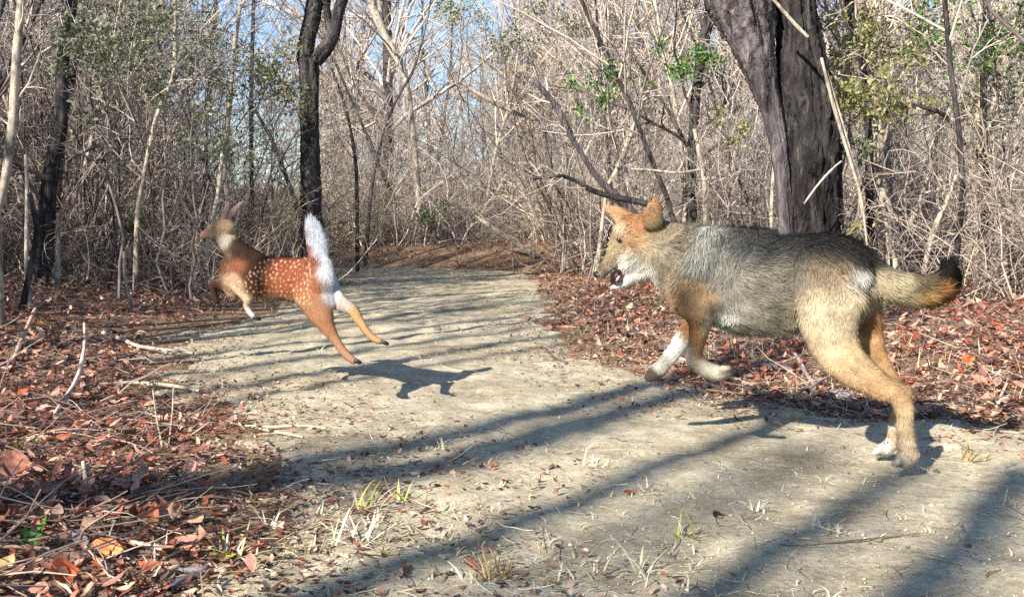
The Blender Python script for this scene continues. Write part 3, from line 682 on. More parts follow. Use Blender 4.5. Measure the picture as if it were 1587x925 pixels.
def leaf_mesh_arrays(n, L, W, fold, curl):
    """unit leaf of 8 points: midrib of 4, two side points each side; returns (n,8,3)"""
    u = np.array([0, .33, .68, 1.0]); side = np.array([.14, .45, .80])
    V = np.zeros((n, 10, 3))
    V[:, :4, 0] = u[None] * L[:, None]
    V[:, 4:7, 0] = side[None] * L[:, None]; V[:, 7:10, 0] = side[None] * L[:, None]
    ww = np.array([.30, .5, .27])[None] * W[:, None] * rng.uniform(.8, 1.2, (n, 3)); w2 = ww * rng.uniform(.7, 1.25, (n, 3))
    fo = fold[:, None] * rng.uniform(.4, 1.5, (n, 3))
    V[:, 4:7, 1] = ww * np.cos(fo); V[:, 7:10, 1] = -w2 * np.cos(fo)
    V[:, 4:7, 2] = ww * np.sin(fo); V[:, 7:10, 2] = w2 * np.sin(fo * rng.uniform(.3, 1.4, (n, 1)))
    V[:, :, 2] += curl[:, None] * (V[:, :, 0] / L[:, None] - .5) ** 2 * L[:, None] * 2
    return V
LT = np.array([[0, 1, 4], [1, 5, 4], [1, 2, 5], [2, 6, 5], [2, 3, 6], [0, 7, 1], [1, 7, 8], [1, 8, 2], [2, 8, 9], [2, 9, 3]])
def rotmat(yaw, pitch, roll):
    cy, sy, cp, sp, cr, sr = np.cos(yaw), np.sin(yaw), np.cos(pitch), np.sin(pitch), np.cos(roll), np.sin(roll)
    return np.stack([np.stack([cy * cp, cy * sp * sr - sy * cr, cy * sp * cr + sy * sr], -1), np.stack([sy * cp, sy * sp * sr + cy * cr, sy * sp * cr - cy * sr], -1), np.stack([-sp, cp * sr, cp * cr], -1)], -2)
NL = 62000
x, y = litter_points(NL, on_floor)
L = rng.lognormal(math.log(.030), .5, NL) * (1 + .9 * np.clip((y - 4) / 9, 0, 1)); L = np.minimum(L, np.where(y < 2.6, .05, np.where(x > 0, .065, .05)) * (1 + .5 * np.clip((y - 4) / 9, 0, 1))); W = L * rng.uniform(.32, .62, NL)
yaw = rng.uniform(0, 6.28, NL); pit = rng.normal(0, .35, NL); rol = rng.normal(0, .4, NL)
fold = rng.uniform(-.2, .9, NL); curl = rng.normal(.25, .35, NL)
lift = np.abs(rng.normal(0, .012, NL)) + .004 + np.abs(np.sin(pit)) * L * .35
colr = pick(LEAFC, NL, .22)
red = (vnoise(x * .9, y * .9, 41) > -.05) & (x < 0) | (x > 0) & (vnoise(x * 1.1, y * 1.1, 42) > .05)
colr = np.where(red[:, None], colr * np.array([1.1, .90, .86]), colr * np.array([1.0, .98, .96])) * np.where(x > 0, 1.2, 1.22)[:, None]
lv = leaf_mesh_arrays(NL, L, W, fold, curl)
# the largest in view become leaves of their own
px, py, dep = project(np.stack([x, y, gz(x, y) + .02], 1))
size = np.where((px > 4) & (px < 1583) & (py > 360) & (py < 921), L / dep * F, 0)
# (behind the coyote they do not show)
big = np.argsort(-size)[:250]
HL = np.array([G(a, b_)[:2] for a, b_ in [(64, 850), (44, 848), (165, 872), (237, 822), (124, 852), (22, 748), (104, 878), (212, 812), (172, 836), (96, 908), (8, 894), (268, 842), (225, 860), (290, 895)]])
clear = np.min((x[:, None] - HL[None, :, 0]) ** 2 + (y[:, None] - HL[None, :, 1] + .02) ** 2, axis=1) < .045 ** 2
big = big[~clear[big]]
keep = ~clear; keep[big] = False
def place_leaves(idx):
    R_ = rotmat(yaw[idx], pit[idx], rol[idx])
    v = np.einsum('nij,nkj->nki', R_, lv[idx])
    v += np.stack([x[idx], y[idx], gz(x[idx], y[idx]) + lift[idx]], 1)[:, None]
    return v
idx = np.nonzero(keep)[0]
v = place_leaves(idx); T = (np.arange(len(idx))[:, None, None] * 10 + LT[None]).reshape(-1, 3)
o = obj('leaf_litter', mesh_data('leaf_litter', v.reshape(-1, 3), tris=T, mat=M['leaf'], col=np.repeat(colr[idx], 10, 0))); o['kind'] = 'stuff'
o['label'] = 'rust brown and tan fallen leaves covering the floor on both sides of the trail'
LK = [('rust', (160, 94, 68)), ('pale tan', (200, 166, 140)), ('dark brown', (108, 74, 64)), ('pinkish brown', (180, 132, 116))]
lp = []
for nm, c in LK:
    for q in range(3):
        vv = leaf_mesh_arrays(1, np.array([1.]), np.array([[.42, .5, .58][q]]), np.array([[.2, .6, .4][q]]), np.array([[.2, .5, -.3][q]]))[0]
        vc = np.tile(lin(c), (10, 1)); vc[:4] *= .8; vc[4:] *= 1.1
        lp.append(mesh_data('fallen_leaf', vv, tris=LT, mat=M['leaf'], col=vc))
for j in big:
    k = int(rng.integers(0, len(lp)))
    o = obj('fallen_leaf', lp[k], None, (x[j], y[j], float(gz(x[j], y[j])) + lift[j] + .012), (rol[j], pit[j], yaw[j]), (L[j],) * 3)
    q_ = (px[j], py[j])
    if x[j] < xl(y[j]) + .35:
        row = 'bottom left corner' if q_[1] > 860 and q_[0] < 130 else ('litter along the bottom edge' if q_[1] > 860 else ('left litter level with the green leaf' if q_[1] > 790 else ('left litter level with the near grass' if q_[1] > 720 else ('left litter level with the hind paws' if q_[1] > 640 else ('left litter level with the fawn shadow' if q_[1] > 550 else 'left litter level with the fawn')))))
        sd_ = ('against the left edge, ' if q_[0] < 60 else ('' if q_[0] < 200 else 'towards the dirt, ')) + row
    elif x[j] > xr(y[j]) - .35:
        sd_ = 'on the right bank ' + ('by the forepaws' if q_[0] < 1160 else ('under the belly of the coyote' if q_[0] < 1300 else ('behind the hind legs' if q_[0] < 1460 else 'near the right edge')))
    else:
        sd_ = 'on the bare dirt, ' + ('left half' if q_[0] < 790 else 'right half')
    tag(o, f'{LK[k // 3][0]} dry leaf {sd_}', 'leaf', f'{LK[k // 3][0]} fallen leaves {sd_}')

# the leaves one can point to in the left foreground
def hero_leaf(label, px, py, Lm, Wm, yaw_, pitch_, roll_, c, fold_=.25, curl_=.3, mat='leaf', lift_=.012, name='fallen_leaf'):
    p = G(px, py); p[2] += lift_
    nu, nv = 9, 7
    u = np.linspace(0, 1, nu); s = np.linspace(-1, 1, nv)
    prof = np.sin(np.pi * u ** .8) ** .75
    U, S_ = np.meshgrid(u, s, indexing='ij')
    wv = prof[:, None] * Wm * .5
    V = np.stack([U * Lm - Lm / 2, S_ * wv, np.abs(S_) * wv * math.tan(fold_) + curl_ * (U - .5) ** 2 * Lm * 1.6 + .0015 * np.sin(U * 40 - np.abs(S_) * 5)], -1).reshape(-1, 3)
    V[:, 2] += rng.normal(0, .0008, len(V))
    vc = np.tile(lin(c), (nu * nv, 1)) * (1 + .18 * np.cos(U * 44 - np.abs(S_) * 6).reshape(-1, 1)); vc[np.abs(S_.ravel()) < .05] *= .72
    i = np.arange(nu - 1)[:, None] * nv + np.arange(nv - 1)[None]
    q = np.stack([i, i + nv, i + nv + 1, i + 1], -1).reshape(-1, 4)
    o = obj(name, mesh_data(name, V, q, mat=M[mat], col=np.clip(vc, 0, .9), smooth=True), None, p, (roll_, pitch_, yaw_))
    return tag(o, label, 'leaf')
hero_leaf('fresh green oval leaf standing upright among brown leaves', 64, 850, .066, .036, .3, -1.15, .35, (92, 148, 56), .2, .12, 'green', .03)
hero_leaf('dark green leaf half hidden behind the bright green leaf', 44, 848, .05, .03, 1.9, -.9, .2, (58, 92, 38), .2, .1, 'green', .02)
hero_leaf('orange veined broad leaf lying face up below the green leaf', 165, 872, .062, .05, .1, .12, .75, (222, 150, 96), .1, .15, 'leaf', .025)
hero_leaf('narrow orange brown leaf standing on edge in the litter', 237, 822, .06, .026, 1.3, -1.2, .5, (196, 116, 74), .35, .1, 'leaf', .03)
hero_leaf('pale lilac grey leaf lying left of the orange veined leaf', 124, 852, .058, .026, -.5, .2, .6, (178, 154, 150), .2, .15, 'leaf', .02)
hero_leaf('large crumpled pinkish orange leaf at the left edge', 22, 748, .085, .072, .4, .3, .8, (214, 150, 122), .5, .35, 'leaf', .035)
hero_leaf('smooth taupe leaf between lilac leaf and sticks', 104, 878, .06, .044, .2, .1, .55, (152, 122, 108), .1, .15, 'leaf', .015)
hero_leaf('dark red brown leaf leaning behind the narrow orange leaf', 212, 812, .05, .042, 2.2, -.7, .3, (112, 54, 40), .3, .2, 'leaf', .02)
hero_leaf('orange brown leaf lying behind the orange veined leaf', 172, 836, .055, .045, 2.9, .15, .6, (182, 118, 84), .2, .2, 'leaf', .02)
hero_leaf('curled bright rust leaf at the bottom left', 96, 908, .055, .05, .9, .2, .8, (204, 104, 62), .5, .5, 'leaf', .02)
hero_leaf('cream yellow leaf in the bottom left corner', 8, 894, .05, .03, 1.2, -.5, .4, (226, 190, 132), .2, .3, 'leaf', .02)
hero_leaf('brown curled leaf right of the narrow orange leaf', 268, 842, .045, .034, .8, .3, .7, (150, 92, 66), .5, .4, 'leaf', .015)
hero_leaf('small salmon leaf below the narrow orange leaf', 292, 860, .03, .02, .3, .1, .7, (216, 150, 124), .3, .3, 'leaf', .012)
hero_leaf('yellow green small leaf flat on the dirt beside grass', 345, 872, .045, .018, .3, .1, .3, (190, 190, 80), .3, .3, 'green', .012)
hero_leaf('dark curled leaf lying alone on the bare dirt', 1112, 808, .032, .022, .4, .2, .4, (70, 52, 44), .7, .6, 'leaf', .008)
hero_leaf('yellow fallen leaf in the red litter at left', 68, 516, .09, .06, .4, .2, .6, (216, 170, 96), .2, .3, 'leaf', .04)
hero_leaf('white dry leaf standing near the tip of the coyote tail shadow', 1500, 575, .06, .05, .4, -.3, .7, (205, 110, 66), .4, .4, 'leaf', .04)['label'] = 'large bright orange leaf on the bank below the coyote tail'

# ------------------------------------------------------------------ sticks
def stick(label, pts, c, lift_=.006, name='stick', cat='stick'):
    """pts: pixels (x, y, radius px[, height above ground m])"""
    q = np.array([list(p) + [lift_] * (4 - len(p)) for p in pts], float)
    w3 = np.array([G(a, b_) for a, b_, _, _ in q])
    dep = w3[:, 1]; w3[:, 2] += q[:, 3] + q[:, 2] * dep / F
    full = catmull(np.column_stack([w3, q[:, 2] * dep / F]), 5)
    pw, r = full[:, :3], full[:, 3] * (1 + rng.normal(0, .06, len(full)))
    base = pw[0].copy()
    V, qd = tubes((pw - base)[None], r[None], 7, .06)
    n = len(V); vc = np.tile(lin(c), (n, 1)) * (1 + rng.normal(0, .12, (n, 1)))
    o = obj(name, mesh_data(name, V, qd, mat=M['stick'], col=np.clip(vc, 0, .9), smooth=True), None, base)
    return tag(o, label, cat)
PALE, TAN, DK, GY = (190, 177, 156), (176, 152, 128), (86, 72, 66), (150, 142, 138)
stick('pale straight stick on the dirt below the lifted front paw', [(1088, 613, 2), (1120, 604, 2.4), (1150, 596, 2.2), (1174, 592, 1.8)], PALE)
stick('pale stick slanting from the stone to the shadow under the coyote', [(1227, 631, 1.8), (1250, 616, 2, .02), (1275, 602, 2.2, .03), (1298, 594, 2, .03)], GY)
stick('thin pale stick curving from the stone to the right', [(1243, 622, 1.4, .02), (1250, 642, 1.6), (1270, 653, 1.7), (1310, 655, 1.6), (1335, 656, 1.3)], PALE)
stick('thin pale root passing behind the hind paw', [(1352, 665, 1.3), (1385, 664, 1.5), (1420, 660, 1.5), (1445, 672, 1.8), (1475, 682, 1.8), (1498, 708, 1.8), (1545, 705, 2), (1587, 716, 2.2)], TAN)
stick('blue grey rotten stick in the shadow under the coyote', [(1240, 606, 3), (1270, 612, 5), (1300, 618, 5.5), (1325, 622, 4)], (120, 118, 122))
stick('thick dark stick lying in the deepest shadow under the belly', [(1168, 571, 4), (1195, 575, 5.5), (1225, 578, 5), (1250, 580, 4)], (104, 92, 96))
stick('short pale stick sloping in the belly shadow', [(1232, 570, 3, .05), (1243, 580, 3, .03), (1254, 592, 2.5)], GY)
stick('thin dark twig lying on the near right dirt', [(1190, 846, 1.4), (1215, 852, 2), (1250, 852, 1.8), (1300, 846, 1.6), (1370, 838, 1.3), (1425, 832, 1)], (110, 96, 84))
stick('thin tan twig in the bottom right corner', [(1520, 888, 1.2), (1545, 902, 1.6), (1580, 916, 1.4)], (150, 134, 112))
stick('long pale stick pointing into the left edge', [(-12, 808, 6), (40, 803, 6.5), (75, 797, 6), (96, 780, 5)], (206, 172, 148), .015)
stick('forked twig rising behind the long pale stick', [(96, 782, 3.5), (118, 762, 4, .02), (138, 742, 3.6, .03)], TAN)
stick('curled pale tendril beside the forked twig', [(128, 780, 3), (133, 765, 3.4, .02), (130, 745, 3, .04)], PALE)
stick('pale thin stick along the bottom left', [(-5, 866, 3), (40, 867, 3.2), (78, 870, 3)], (190, 160, 140), .02)
stick('white broken stick right of the orange veined leaf', [(198, 850, 3), (225, 858, 4.2), (256, 864, 4.6)], (188, 176, 160), .012)
stick('grey stick lying at the edge of the dirt near the bottom', [(262, 896, 2.5), (285, 894, 5), (315, 892, 5.2), (322, 886, 4)], (126, 120, 120), .006)
stick('dark blue grey stick beside the grey one at the bottom', [(262, 922, 5), (285, 907, 6), (312, 898, 5)], (96, 92, 98), .004)
stick('thin white twig arching out of the litter at left', [(80, 655, 3.5), (100, 632, 3.6, .02), (122, 606, 3.4, .05), (132, 575, 2.6, .1), (132, 550, 2, .14)], (206, 186, 172))
stick('long grey twig lying across the litter edge', [(160, 524, 3), (190, 535, 3.4), (218, 546, 3), (300, 556, 2)], (186, 168, 154), .02)
stick('bent twig in the litter at the far left', [(0, 572, 4), (20, 566, 4.4), (32, 545, 3.6, .03), (56, 510, 3, .1)], (190, 160, 140))
stick('pale stick reaching out of the litter onto the dirt', [(150, 603, 2.4), (210, 600, 2.6), (270, 606, 3), (310, 613, 2.4)], PALE, .012)
stick('pale straight twig near the litter edge', [(206, 641, 2), (230, 648, 2.2), (258, 656, 2)], PALE, .01)
stick('thin upright dead stem in the left litter', [(252, 700, 1.5), (243, 672, 1.4, .05), (238, 648, 1.1, .09)], (168, 152, 136))
stick('thin upright pair of dead stems beside the first', [(262, 692, 1.4), (268, 662, 1.3, .05), (270, 645, 1, .1)], (178, 164, 144))
stick('dry stalk lying flat on the dirt left of the trail centre', [(380, 664, 1.6), (430, 666, 2), (470, 664, 1.8), (505, 668, 1.4)], PALE)
stick('dry crossing stalk beside the flat one', [(398, 668, 1.4), (430, 674, 1.8), (470, 682, 1.6)], PALE)
stick('grey stick in the shade at the litter edge', [(425, 744, 2), (455, 748, 2.6), (490, 754, 2), (512, 756, 1.6)], (142, 132, 126))
stick('curled pale root on the bank at the right edge', [(1500, 618, 3), (1503, 632, 2.4), (1540, 636, 2.6), (1552, 622, 2.4, .02), (1560, 610, 2, .03)], (206, 180, 158))
stick('reddish stick on the bank behind the coyote', [(1510, 556, 2.4), (1540, 566, 2.6), (1566, 576, 2.2)], (160, 120, 104))
stick('pale twig on the leaf bank in front of the coyote muzzle', [(880, 425, 1.4, .02), (905, 420, 1.7, .02), (930, 418, 1.5, .02)], PALE)
stick('dark twig on the track by the leaf bank', [(846, 545, 2), (862, 560, 2.4), (880, 566, 1.6)], (96, 84, 78))
stick('thin curved straw on the far shadow patch', [(676, 563, 1, .01), (690, 572, 1.2), (712, 577, 1), (735, 578, .8)], PALE)

def small_twigs(n, region, name, cols, lmin=.05, lmax=.3, r=.0022):
    x_, y_ = litter_points(n, region)
    L_ = rng.uniform(lmin, lmax, n); a = rng.uniform(0, 6.28, n)
    D = np.stack([np.cos(a), np.sin(a), rng.normal(.05, .16, n)], 1)
    S = np.stack([x_, y_, gz(x_, y_) + rng.uniform(.004, .03, n)], 1)
    Pn, R = grow(S, D, L_, 5, .12, 0, rng.uniform(.6, 1.6, n) * r, .5)
    Pn[..., 2] = np.maximum(Pn[..., 2], gz(Pn[..., 0], Pn[..., 1]) + .003)
    V, q = tubes(Pn, R, 3)
    o = obj(name, mesh_data(name, V, q, mat=M['stick'], col=np.repeat(pick(cols, n, .2), 15, 0))); o['kind'] = 'stuff'
    return o
o = small_twigs(9000, on_floor, 'twig_litter', [(156, 138, 124), (134, 116, 106), (176, 160, 144), (108, 92, 86), (80, 68, 64)])
o['label'] = 'thin dead twigs strewn through the leaf litter'
def on_track(x, y):
    o = off_trail(x, y); return (o < -.02) & (rng.random(len(x)) < np.clip(.35 + (o + .6), .18, 1)) & (y < 9)
o = small_twigs(1500, on_track, 'straw_debris', [(206, 196, 170), (180, 166, 138), (150, 134, 108), (120, 100, 80)], .015, .09, .0011)
o['label'] = 'fine straw and twig bits scattered over the dirt of the trail'
# small leaf crumbs on the dirt near its edges
def near_edge(x, y):
    o = off_trail(x, y) + vnoise(x * 2, y * 2, 51) * .4
    return ((o > -.75) & (o < .15) | (x > 0) & (o > 0) & (o < 1.0)) & (rng.random(len(x)) < .6 * np.exp(-np.abs(o) * np.where((x > 0) & (o > 0), .6, 3.2)))
n = 16000; xe, ye = litter_points(n, near_edge); Le = rng.uniform(.008, .03, n)
ve = leaf_mesh_arrays(n, Le, Le * .5, rng.uniform(0, .8, n), rng.normal(.2, .3, n))
ve = np.einsum('nij,nkj->nki', rotmat(rng.uniform(0, 6.28, n), rng.normal(0, .3, n), rng.normal(0, .3, n)), ve) + np.stack([xe, ye, gz(xe, ye) + .008], 1)[:, None]
o = obj('leaf_crumbs', mesh_data('leaf_crumbs', ve.reshape(-1, 3), tris=(np.arange(n)[:, None, None] * 10 + LT[None]).reshape(-1, 3), mat=M['leaf'], col=np.repeat(pick(LEAFC + [(190, 170, 140)], n, .2), 10, 0)))
o['kind'] = 'stuff'; o['label'] = 'broken leaf crumbs along both edges of the trail'

# ------------------------------------------------------------------ grass tufts, stones
def blades(n, h, spread, cols, droop=.25, wid=.0035):
    S = np.zeros((n, 3)); S[:, :2] = rng.normal(0, spread * .25, (n, 2)); S[:, 2] = -.004
    D = np.concatenate([rng.normal(0, .42, (n, 2)), np.ones((n, 1))], 1)
    K = 6; Pn = np.zeros((n, K, 3)); Pn[:, 0] = S; d = norm(D); L_ = h * rng.uniform(.55, 1.15, n)
    out = norm(np.concatenate([D[:, :2], np.zeros((n, 1))], 1) + 1e-6)
    dr = np.abs(rng.normal(droop, .2, n))[:, None]
    for k in range(1, K):
        d = norm(d + out * dr - np.array([0, 0, .55]) * dr * (k / K))
        Pn[:, k] = Pn[:, k - 1] + d * (L_ / (K - 1))[:, None]
    Pn[..., 2] = np.maximum(Pn[..., 2], .003 - .008 * (np.arange(K) == 0))
    a = norm(np.cross(out, np.array([0, 0, 1.]))) * wid * rng.uniform(.6, 1.2, (n, 1))
    wv = np.array([.8, 1, .9, .7, .45, .08])[None, :, None]
    V = np.stack([Pn + a[:, None] * wv * .5, Pn + np.array([0, 0, .0006]), Pn - a[:, None] * wv * .5], 2).reshape(-1, 3)
    i = np.arange(n)[:, None, None] * K * 3 + np.arange(K - 1)[None, :, None] * 3 + np.arange(2)[None, None]
    q = np.stack([i, i + 1, i + 4, i + 3], -1).reshape(-1, 4)
    c = np.repeat(pick(cols, n, .12), K * 3, 0)
    return V, q, c
STRAW = [(234, 226, 198), (222, 212, 180), (206, 194, 160)]
GREEN = [(186, 184, 96), (160, 168, 80), (204, 198, 130)]
BROWN = [(176, 150, 100), (150, 126, 84), (200, 176, 130)]
TUFTS = [(562, 794, 60, 5, 'g'), (631, 778, 32, 2, 'g'), (548, 845, 58, 16, 's'), (580, 818, 28, 7, 's'), (605, 818, 24, 6, 's'), (595, 863, 48, 3, 'g'), (472, 857, 32, 9, 's'), (419, 816, 36, 4, 's'), (497, 797, 22, 5, 's'),
 (447, 786, 32, 2, 's'), (671, 696, 16, 3, 's'), (685, 695, 22, 4, 's'), (753, 687, 15, 2, 's'), (844, 709, 20, 4, 's'), (825, 696, 14, 3, 's'), (696, 753, 18, 4, 's'), (724, 747, 15, 4, 's'), (762, 750, 12, 3, 's'),
 (693, 797, 32, 9, 's'), (762, 800, 30, 8, 's'), (787, 759, 20, 6, 's'), (844, 794, 20, 6, 's'), (690, 835, 26, 3, 's'), (734, 911, 46, 4, 's'), (764, 902, 52, 8, 'b'), (780, 890, 44, 4, 'b'), (857, 903, 32, 4, 's'),
 (841, 846, 12, 3, 's'), (904, 848, 16, 3, 's'), (926, 895, 50, 4, 's'), (995, 895, 60, 4, 's'), (1060, 839, 52, 4, 'g'), (1073, 882, 30, 6, 's'), (926, 727, 30, 7, 's'), (982, 711, 20, 5, 's'), (1047, 711, 18, 6, 's'),
 (1004, 767, 22, 5, 's'), (1077, 779, 25, 3, 's'), (1095, 762, 13, 3, 's'), (1177, 791, 18, 4, 's'), (1341, 748, 16, 3, 's'), (1264, 818, 30, 3, 's'), (1294, 823, 25, 7, 's'), (1246, 830, 14, 4, 's'), (1212, 852, 14, 5, 's'),
 (1355, 836, 15, 5, 's'), (1402, 804, 13, 2, 's'), (1441, 822, 10, 3, 's'), (1523, 836, 12, 3, 's'), (1567, 788, 36, 6, 's'), (1428, 728, 12, 5, 's'), (1506, 718, 40, 8, 'b'), (1263, 697, 12, 7, 's'), (1285, 698, 11, 6, 's'), (1324, 698, 12, 6, 's'),
 (1090, 853, 14, 3, 's'), (1164, 882, 12, 3, 's'), (1060, 919, 32, 4, 's'), (362, 868, 62, 4, 'g'), (28, 702, 34, 6, 'g'), (375, 727, 20, 3, 'g'), (340, 690, 22, 3, 's'), (500, 545, 14, 2, 's'), (565, 575, 24, 7, 's'), (620, 497, 12, 2, 's'),
 (410, 512, 14, 2, 's'), (325, 580, 18, 2, 's'), (222, 900, 40, 5, 's'), (232, 880, 36, 4, 's'), (940, 640, 12, 3, 's'), (985, 630, 10, 3, 's')]
def where(px, py):
    n = []
    lr = 'left' if px < 540 else ('middle' if px < 1060 else 'right')
    fb = 'nearest part' if py > 850 else ('near part' if py > 770 else ('mid part' if py > 680 else 'far part'))
    return f'{fb} of the dirt, {lr} side'
LBL = {0: 'green bent grass blades', 5: ''}
special = {(562, 794): 'tall green grass shoot with one bent blade on the lit dirt', (631, 778): 'short single yellow green shoot right of the bent one', (548, 845): 'densest pale dry grass clump on the near dirt',
 (595, 863): 'green shoot standing right below the dense pale clump', (362, 868): 'tall green and pale shoot beside the yellow leaf at the litter edge', (28, 702): 'wide bladed green sprout in the litter at the left edge',
 (1060, 839): 'upright green shoot in the middle of the shaded dirt', (764, 902): 'brown dead grass clump at the bottom centre', (780, 890): 'taller brown stalks right behind the brown clump', (734, 911): 'pale two bladed tuft left of the brown clump',
 (1506, 718): 'brown tangled grass clump right of the hind paws', (1567, 788): 'pale grass clump beside the dark shadow at the right edge', (995, 895): 'tall pale crooked stalk left of the green shoot at the bottom', (926, 895): 'pale crooked tuft at the bottom, left of the tall stalk',
 (565, 575): 'dry tuft under the hind hooves of the fawn', (926, 727): 'pale tuft on the brightest dirt in the middle'}
for (tx, ty_, hp, nb, kd) in TUFTS:
    p = G(tx, ty_); h = hp * p[1] / F * 1.2
    nb = int(nb * 2) + 2
    V, q, c = blades(nb, h, .02 + .0022 * nb, dict(g=GREEN + STRAW[:1], s=STRAW, b=BROWN)[kd], .1 if hp > 28 else .3, .005 if kd != 'g' else .006)
    o = obj('grass_tuft', mesh_data('grass_tuft', V, q, mat=M['grass'], col=c), None, p)
    lb = special.get((tx, ty_)) or f'small pale dry grass tuft on the {where(tx, ty_)}'
    tag(o, lb, 'grass tuft', None if (tx, ty_) in special else f'pale grass tufts on the {where(tx, ty_)}')
# thin dry grass on the right verge
def verge(x, y):
    o = off_trail(x, y); return ((x > xr(y)) & (o < 1.5) & (y > 3.3) & (y < 14) | (o > -.15) & (o < .3) & (x < 0) & (rng.random(len(x)) < .08)) & (rng.random(len(x)) < .5 + vnoise(x * 3, y * 3, 61))
n = 2600; xv, yv = litter_points(n, verge)
V, q, c = blades(n, .10, 0, STRAW + BROWN, .3, .003)
V = V.reshape(n, 18, 3) + np.stack([xv, yv, gz(xv, yv)], 1)[:, None]
o = obj('dry_grass', mesh_data('dry_grass', V.reshape(-1, 3), q, mat=M['grass'], col=c)); o['kind'] = 'stuff'; o['label'] = 'thin dry grass standing along the verges of the trail'
n = 1500; xv, yv = litter_points(n * 2, lambda x, y: (off_trail(x, y) < -.1) & (y < 7) & (rng.random(len(x)) < np.clip(.1 + 1.6 * vnoise(x * 2.7 + 3, y * 2.7, 91), 0, 1)))
V, q, c = blades(n, .034, 0, STRAW, .4, .0034)
V = V.reshape(n, 18, 3) + np.stack([xv[:n], yv[:n], gz(xv[:n], yv[:n]) + .004], 1)[:, None]
o = obj('short_dry_grass', mesh_data('short_dry_grass', V.reshape(-1, 3), q, mat=M['grass'], col=c)); o['kind'] = 'stuff'; o['label'] = 'short withered grass blades sprinkled over the dirt'

# clods and grit on the bare dirt
n = 7000; xc, yc = litter_points(n * 2, lambda x, y: (off_trail(x, y) < .15) & (y < 9) & (rng.random(len(x)) < .35 + 1.2 * vnoise(x * 2.5, y * 2.5, 81) + .3 * np.exp(-np.abs(off_trail(x, y)) * 4)))
xc, yc = xc[:n], yc[:n]; rc = rng.lognormal(math.log(.0022), .5, n)
oc8 = norm(np.array([[1, 0, 0], [0, 1, 0], [-1, 0, 0], [0, -1, 0], [.2, .1, 1], [0, 0, -1.]]))
V = oc8[None] * rc[:, None, None] * rng.uniform(.6, 1.35, (n, 6, 1)); V[..., 2] *= .7
V = np.einsum('nij,nkj->nki', rotmat(rng.uniform(0, 6.28, n), rng.normal(0, .3, n), rng.normal(0, .3, n)), V) + np.stack([xc, yc, gz(xc, yc) + .004 + vnoise(xc * 4.5 + yc * 1.5, yc * 4.5, 15) * .018 + vnoise(xc * 9, yc * 11, 16) * .010 + rc * .2], 1)[:, None]
T8 = np.array([[0, 1, 4], [1, 2, 4], [2, 3, 4], [3, 0, 4], [1, 0, 5], [2, 1, 5], [3, 2, 5], [0, 3, 5]])
o = obj('dirt_clods', mesh_data('dirt_clods', V.reshape(-1, 3), tris=(np.arange(n)[:, None, None] * 6 + T8[None]).reshape(-1, 3), mat=M['stone'], col=np.repeat(pick([(170, 158, 134), (190, 180, 156), (146, 132, 110), (120, 106, 90), (204, 196, 176)], n, .15), 6, 0)))
o['kind'] = 'stuff'; o['label'] = 'small clods and grit scattered over the bare dirt'

def stone(label, px, py, rx, ry, rz_, c, yaw_=0.):
    p = G(px, py)
    nu, nv = 18, 12
    u = np.linspace(0, 2 * np.pi, nu, endpoint=False); v = np.linspace(.06, np.pi - .06, nv)
    U, Vv = np.meshgrid(u, v)
    X_, Y_, Z_ = np.cos(U) * np.sin(Vv), np.sin(U) * np.sin(Vv), np.cos(Vv)
    e = lambda a: np.sign(a) * np.abs(a) ** .75
    f = 1 + .22 * vnoise(X_ * 1.9 + 5 + px, Y_ * 1.9 + Z_ * 1.3, 71) + .08 * vnoise(X_ * 6, Y_ * 6 + Z_ * 5, 72)
    V = np.stack([e(X_) * rx * f, e(Y_) * ry * f, e(Z_) * rz_ * f], -1).reshape(-1, 3)
    i = np.arange(nv - 1)[:, None] * nu + np.arange(nu)[None]; j = np.arange(nv - 1)[:, None] * nu + (np.arange(nu)[None] + 1) % nu
    q = np.stack([i, i + nu, j + nu, j], -1).reshape(-1, 4)
    vc = np.tile(lin(c), (len(V), 1)) * (1 + rng.normal(0, .05, (len(V), 1)))
    o = obj('stone', mesh_data('stone', V, q, mat=M['stone'], col=vc, smooth=True), None, p + np.array([0, 0, rz_ * .45]), (0, 0, yaw_))
    return tag(o, label, 'stone')
stone('tan flat stone half in shadow in front of the hind paws', 1228, 651, .04, .03, .021, (166, 150, 124), .1)
stone('smooth beige pebble beside the grey stick at bottom left', 342, 888, .013, .012, .009, (176, 158, 138))
stone('small pale stone at the edge of the left litter', 232, 640, .02, .018, .014, (206, 192, 150))
stone('small grey stone on the far dirt', 678, 512, .022, .018, .014, (112, 104, 98))
stone('half buried pale stone behind the hind paws', 1470, 700, .035, .03, .018, (180, 168, 146), .3)

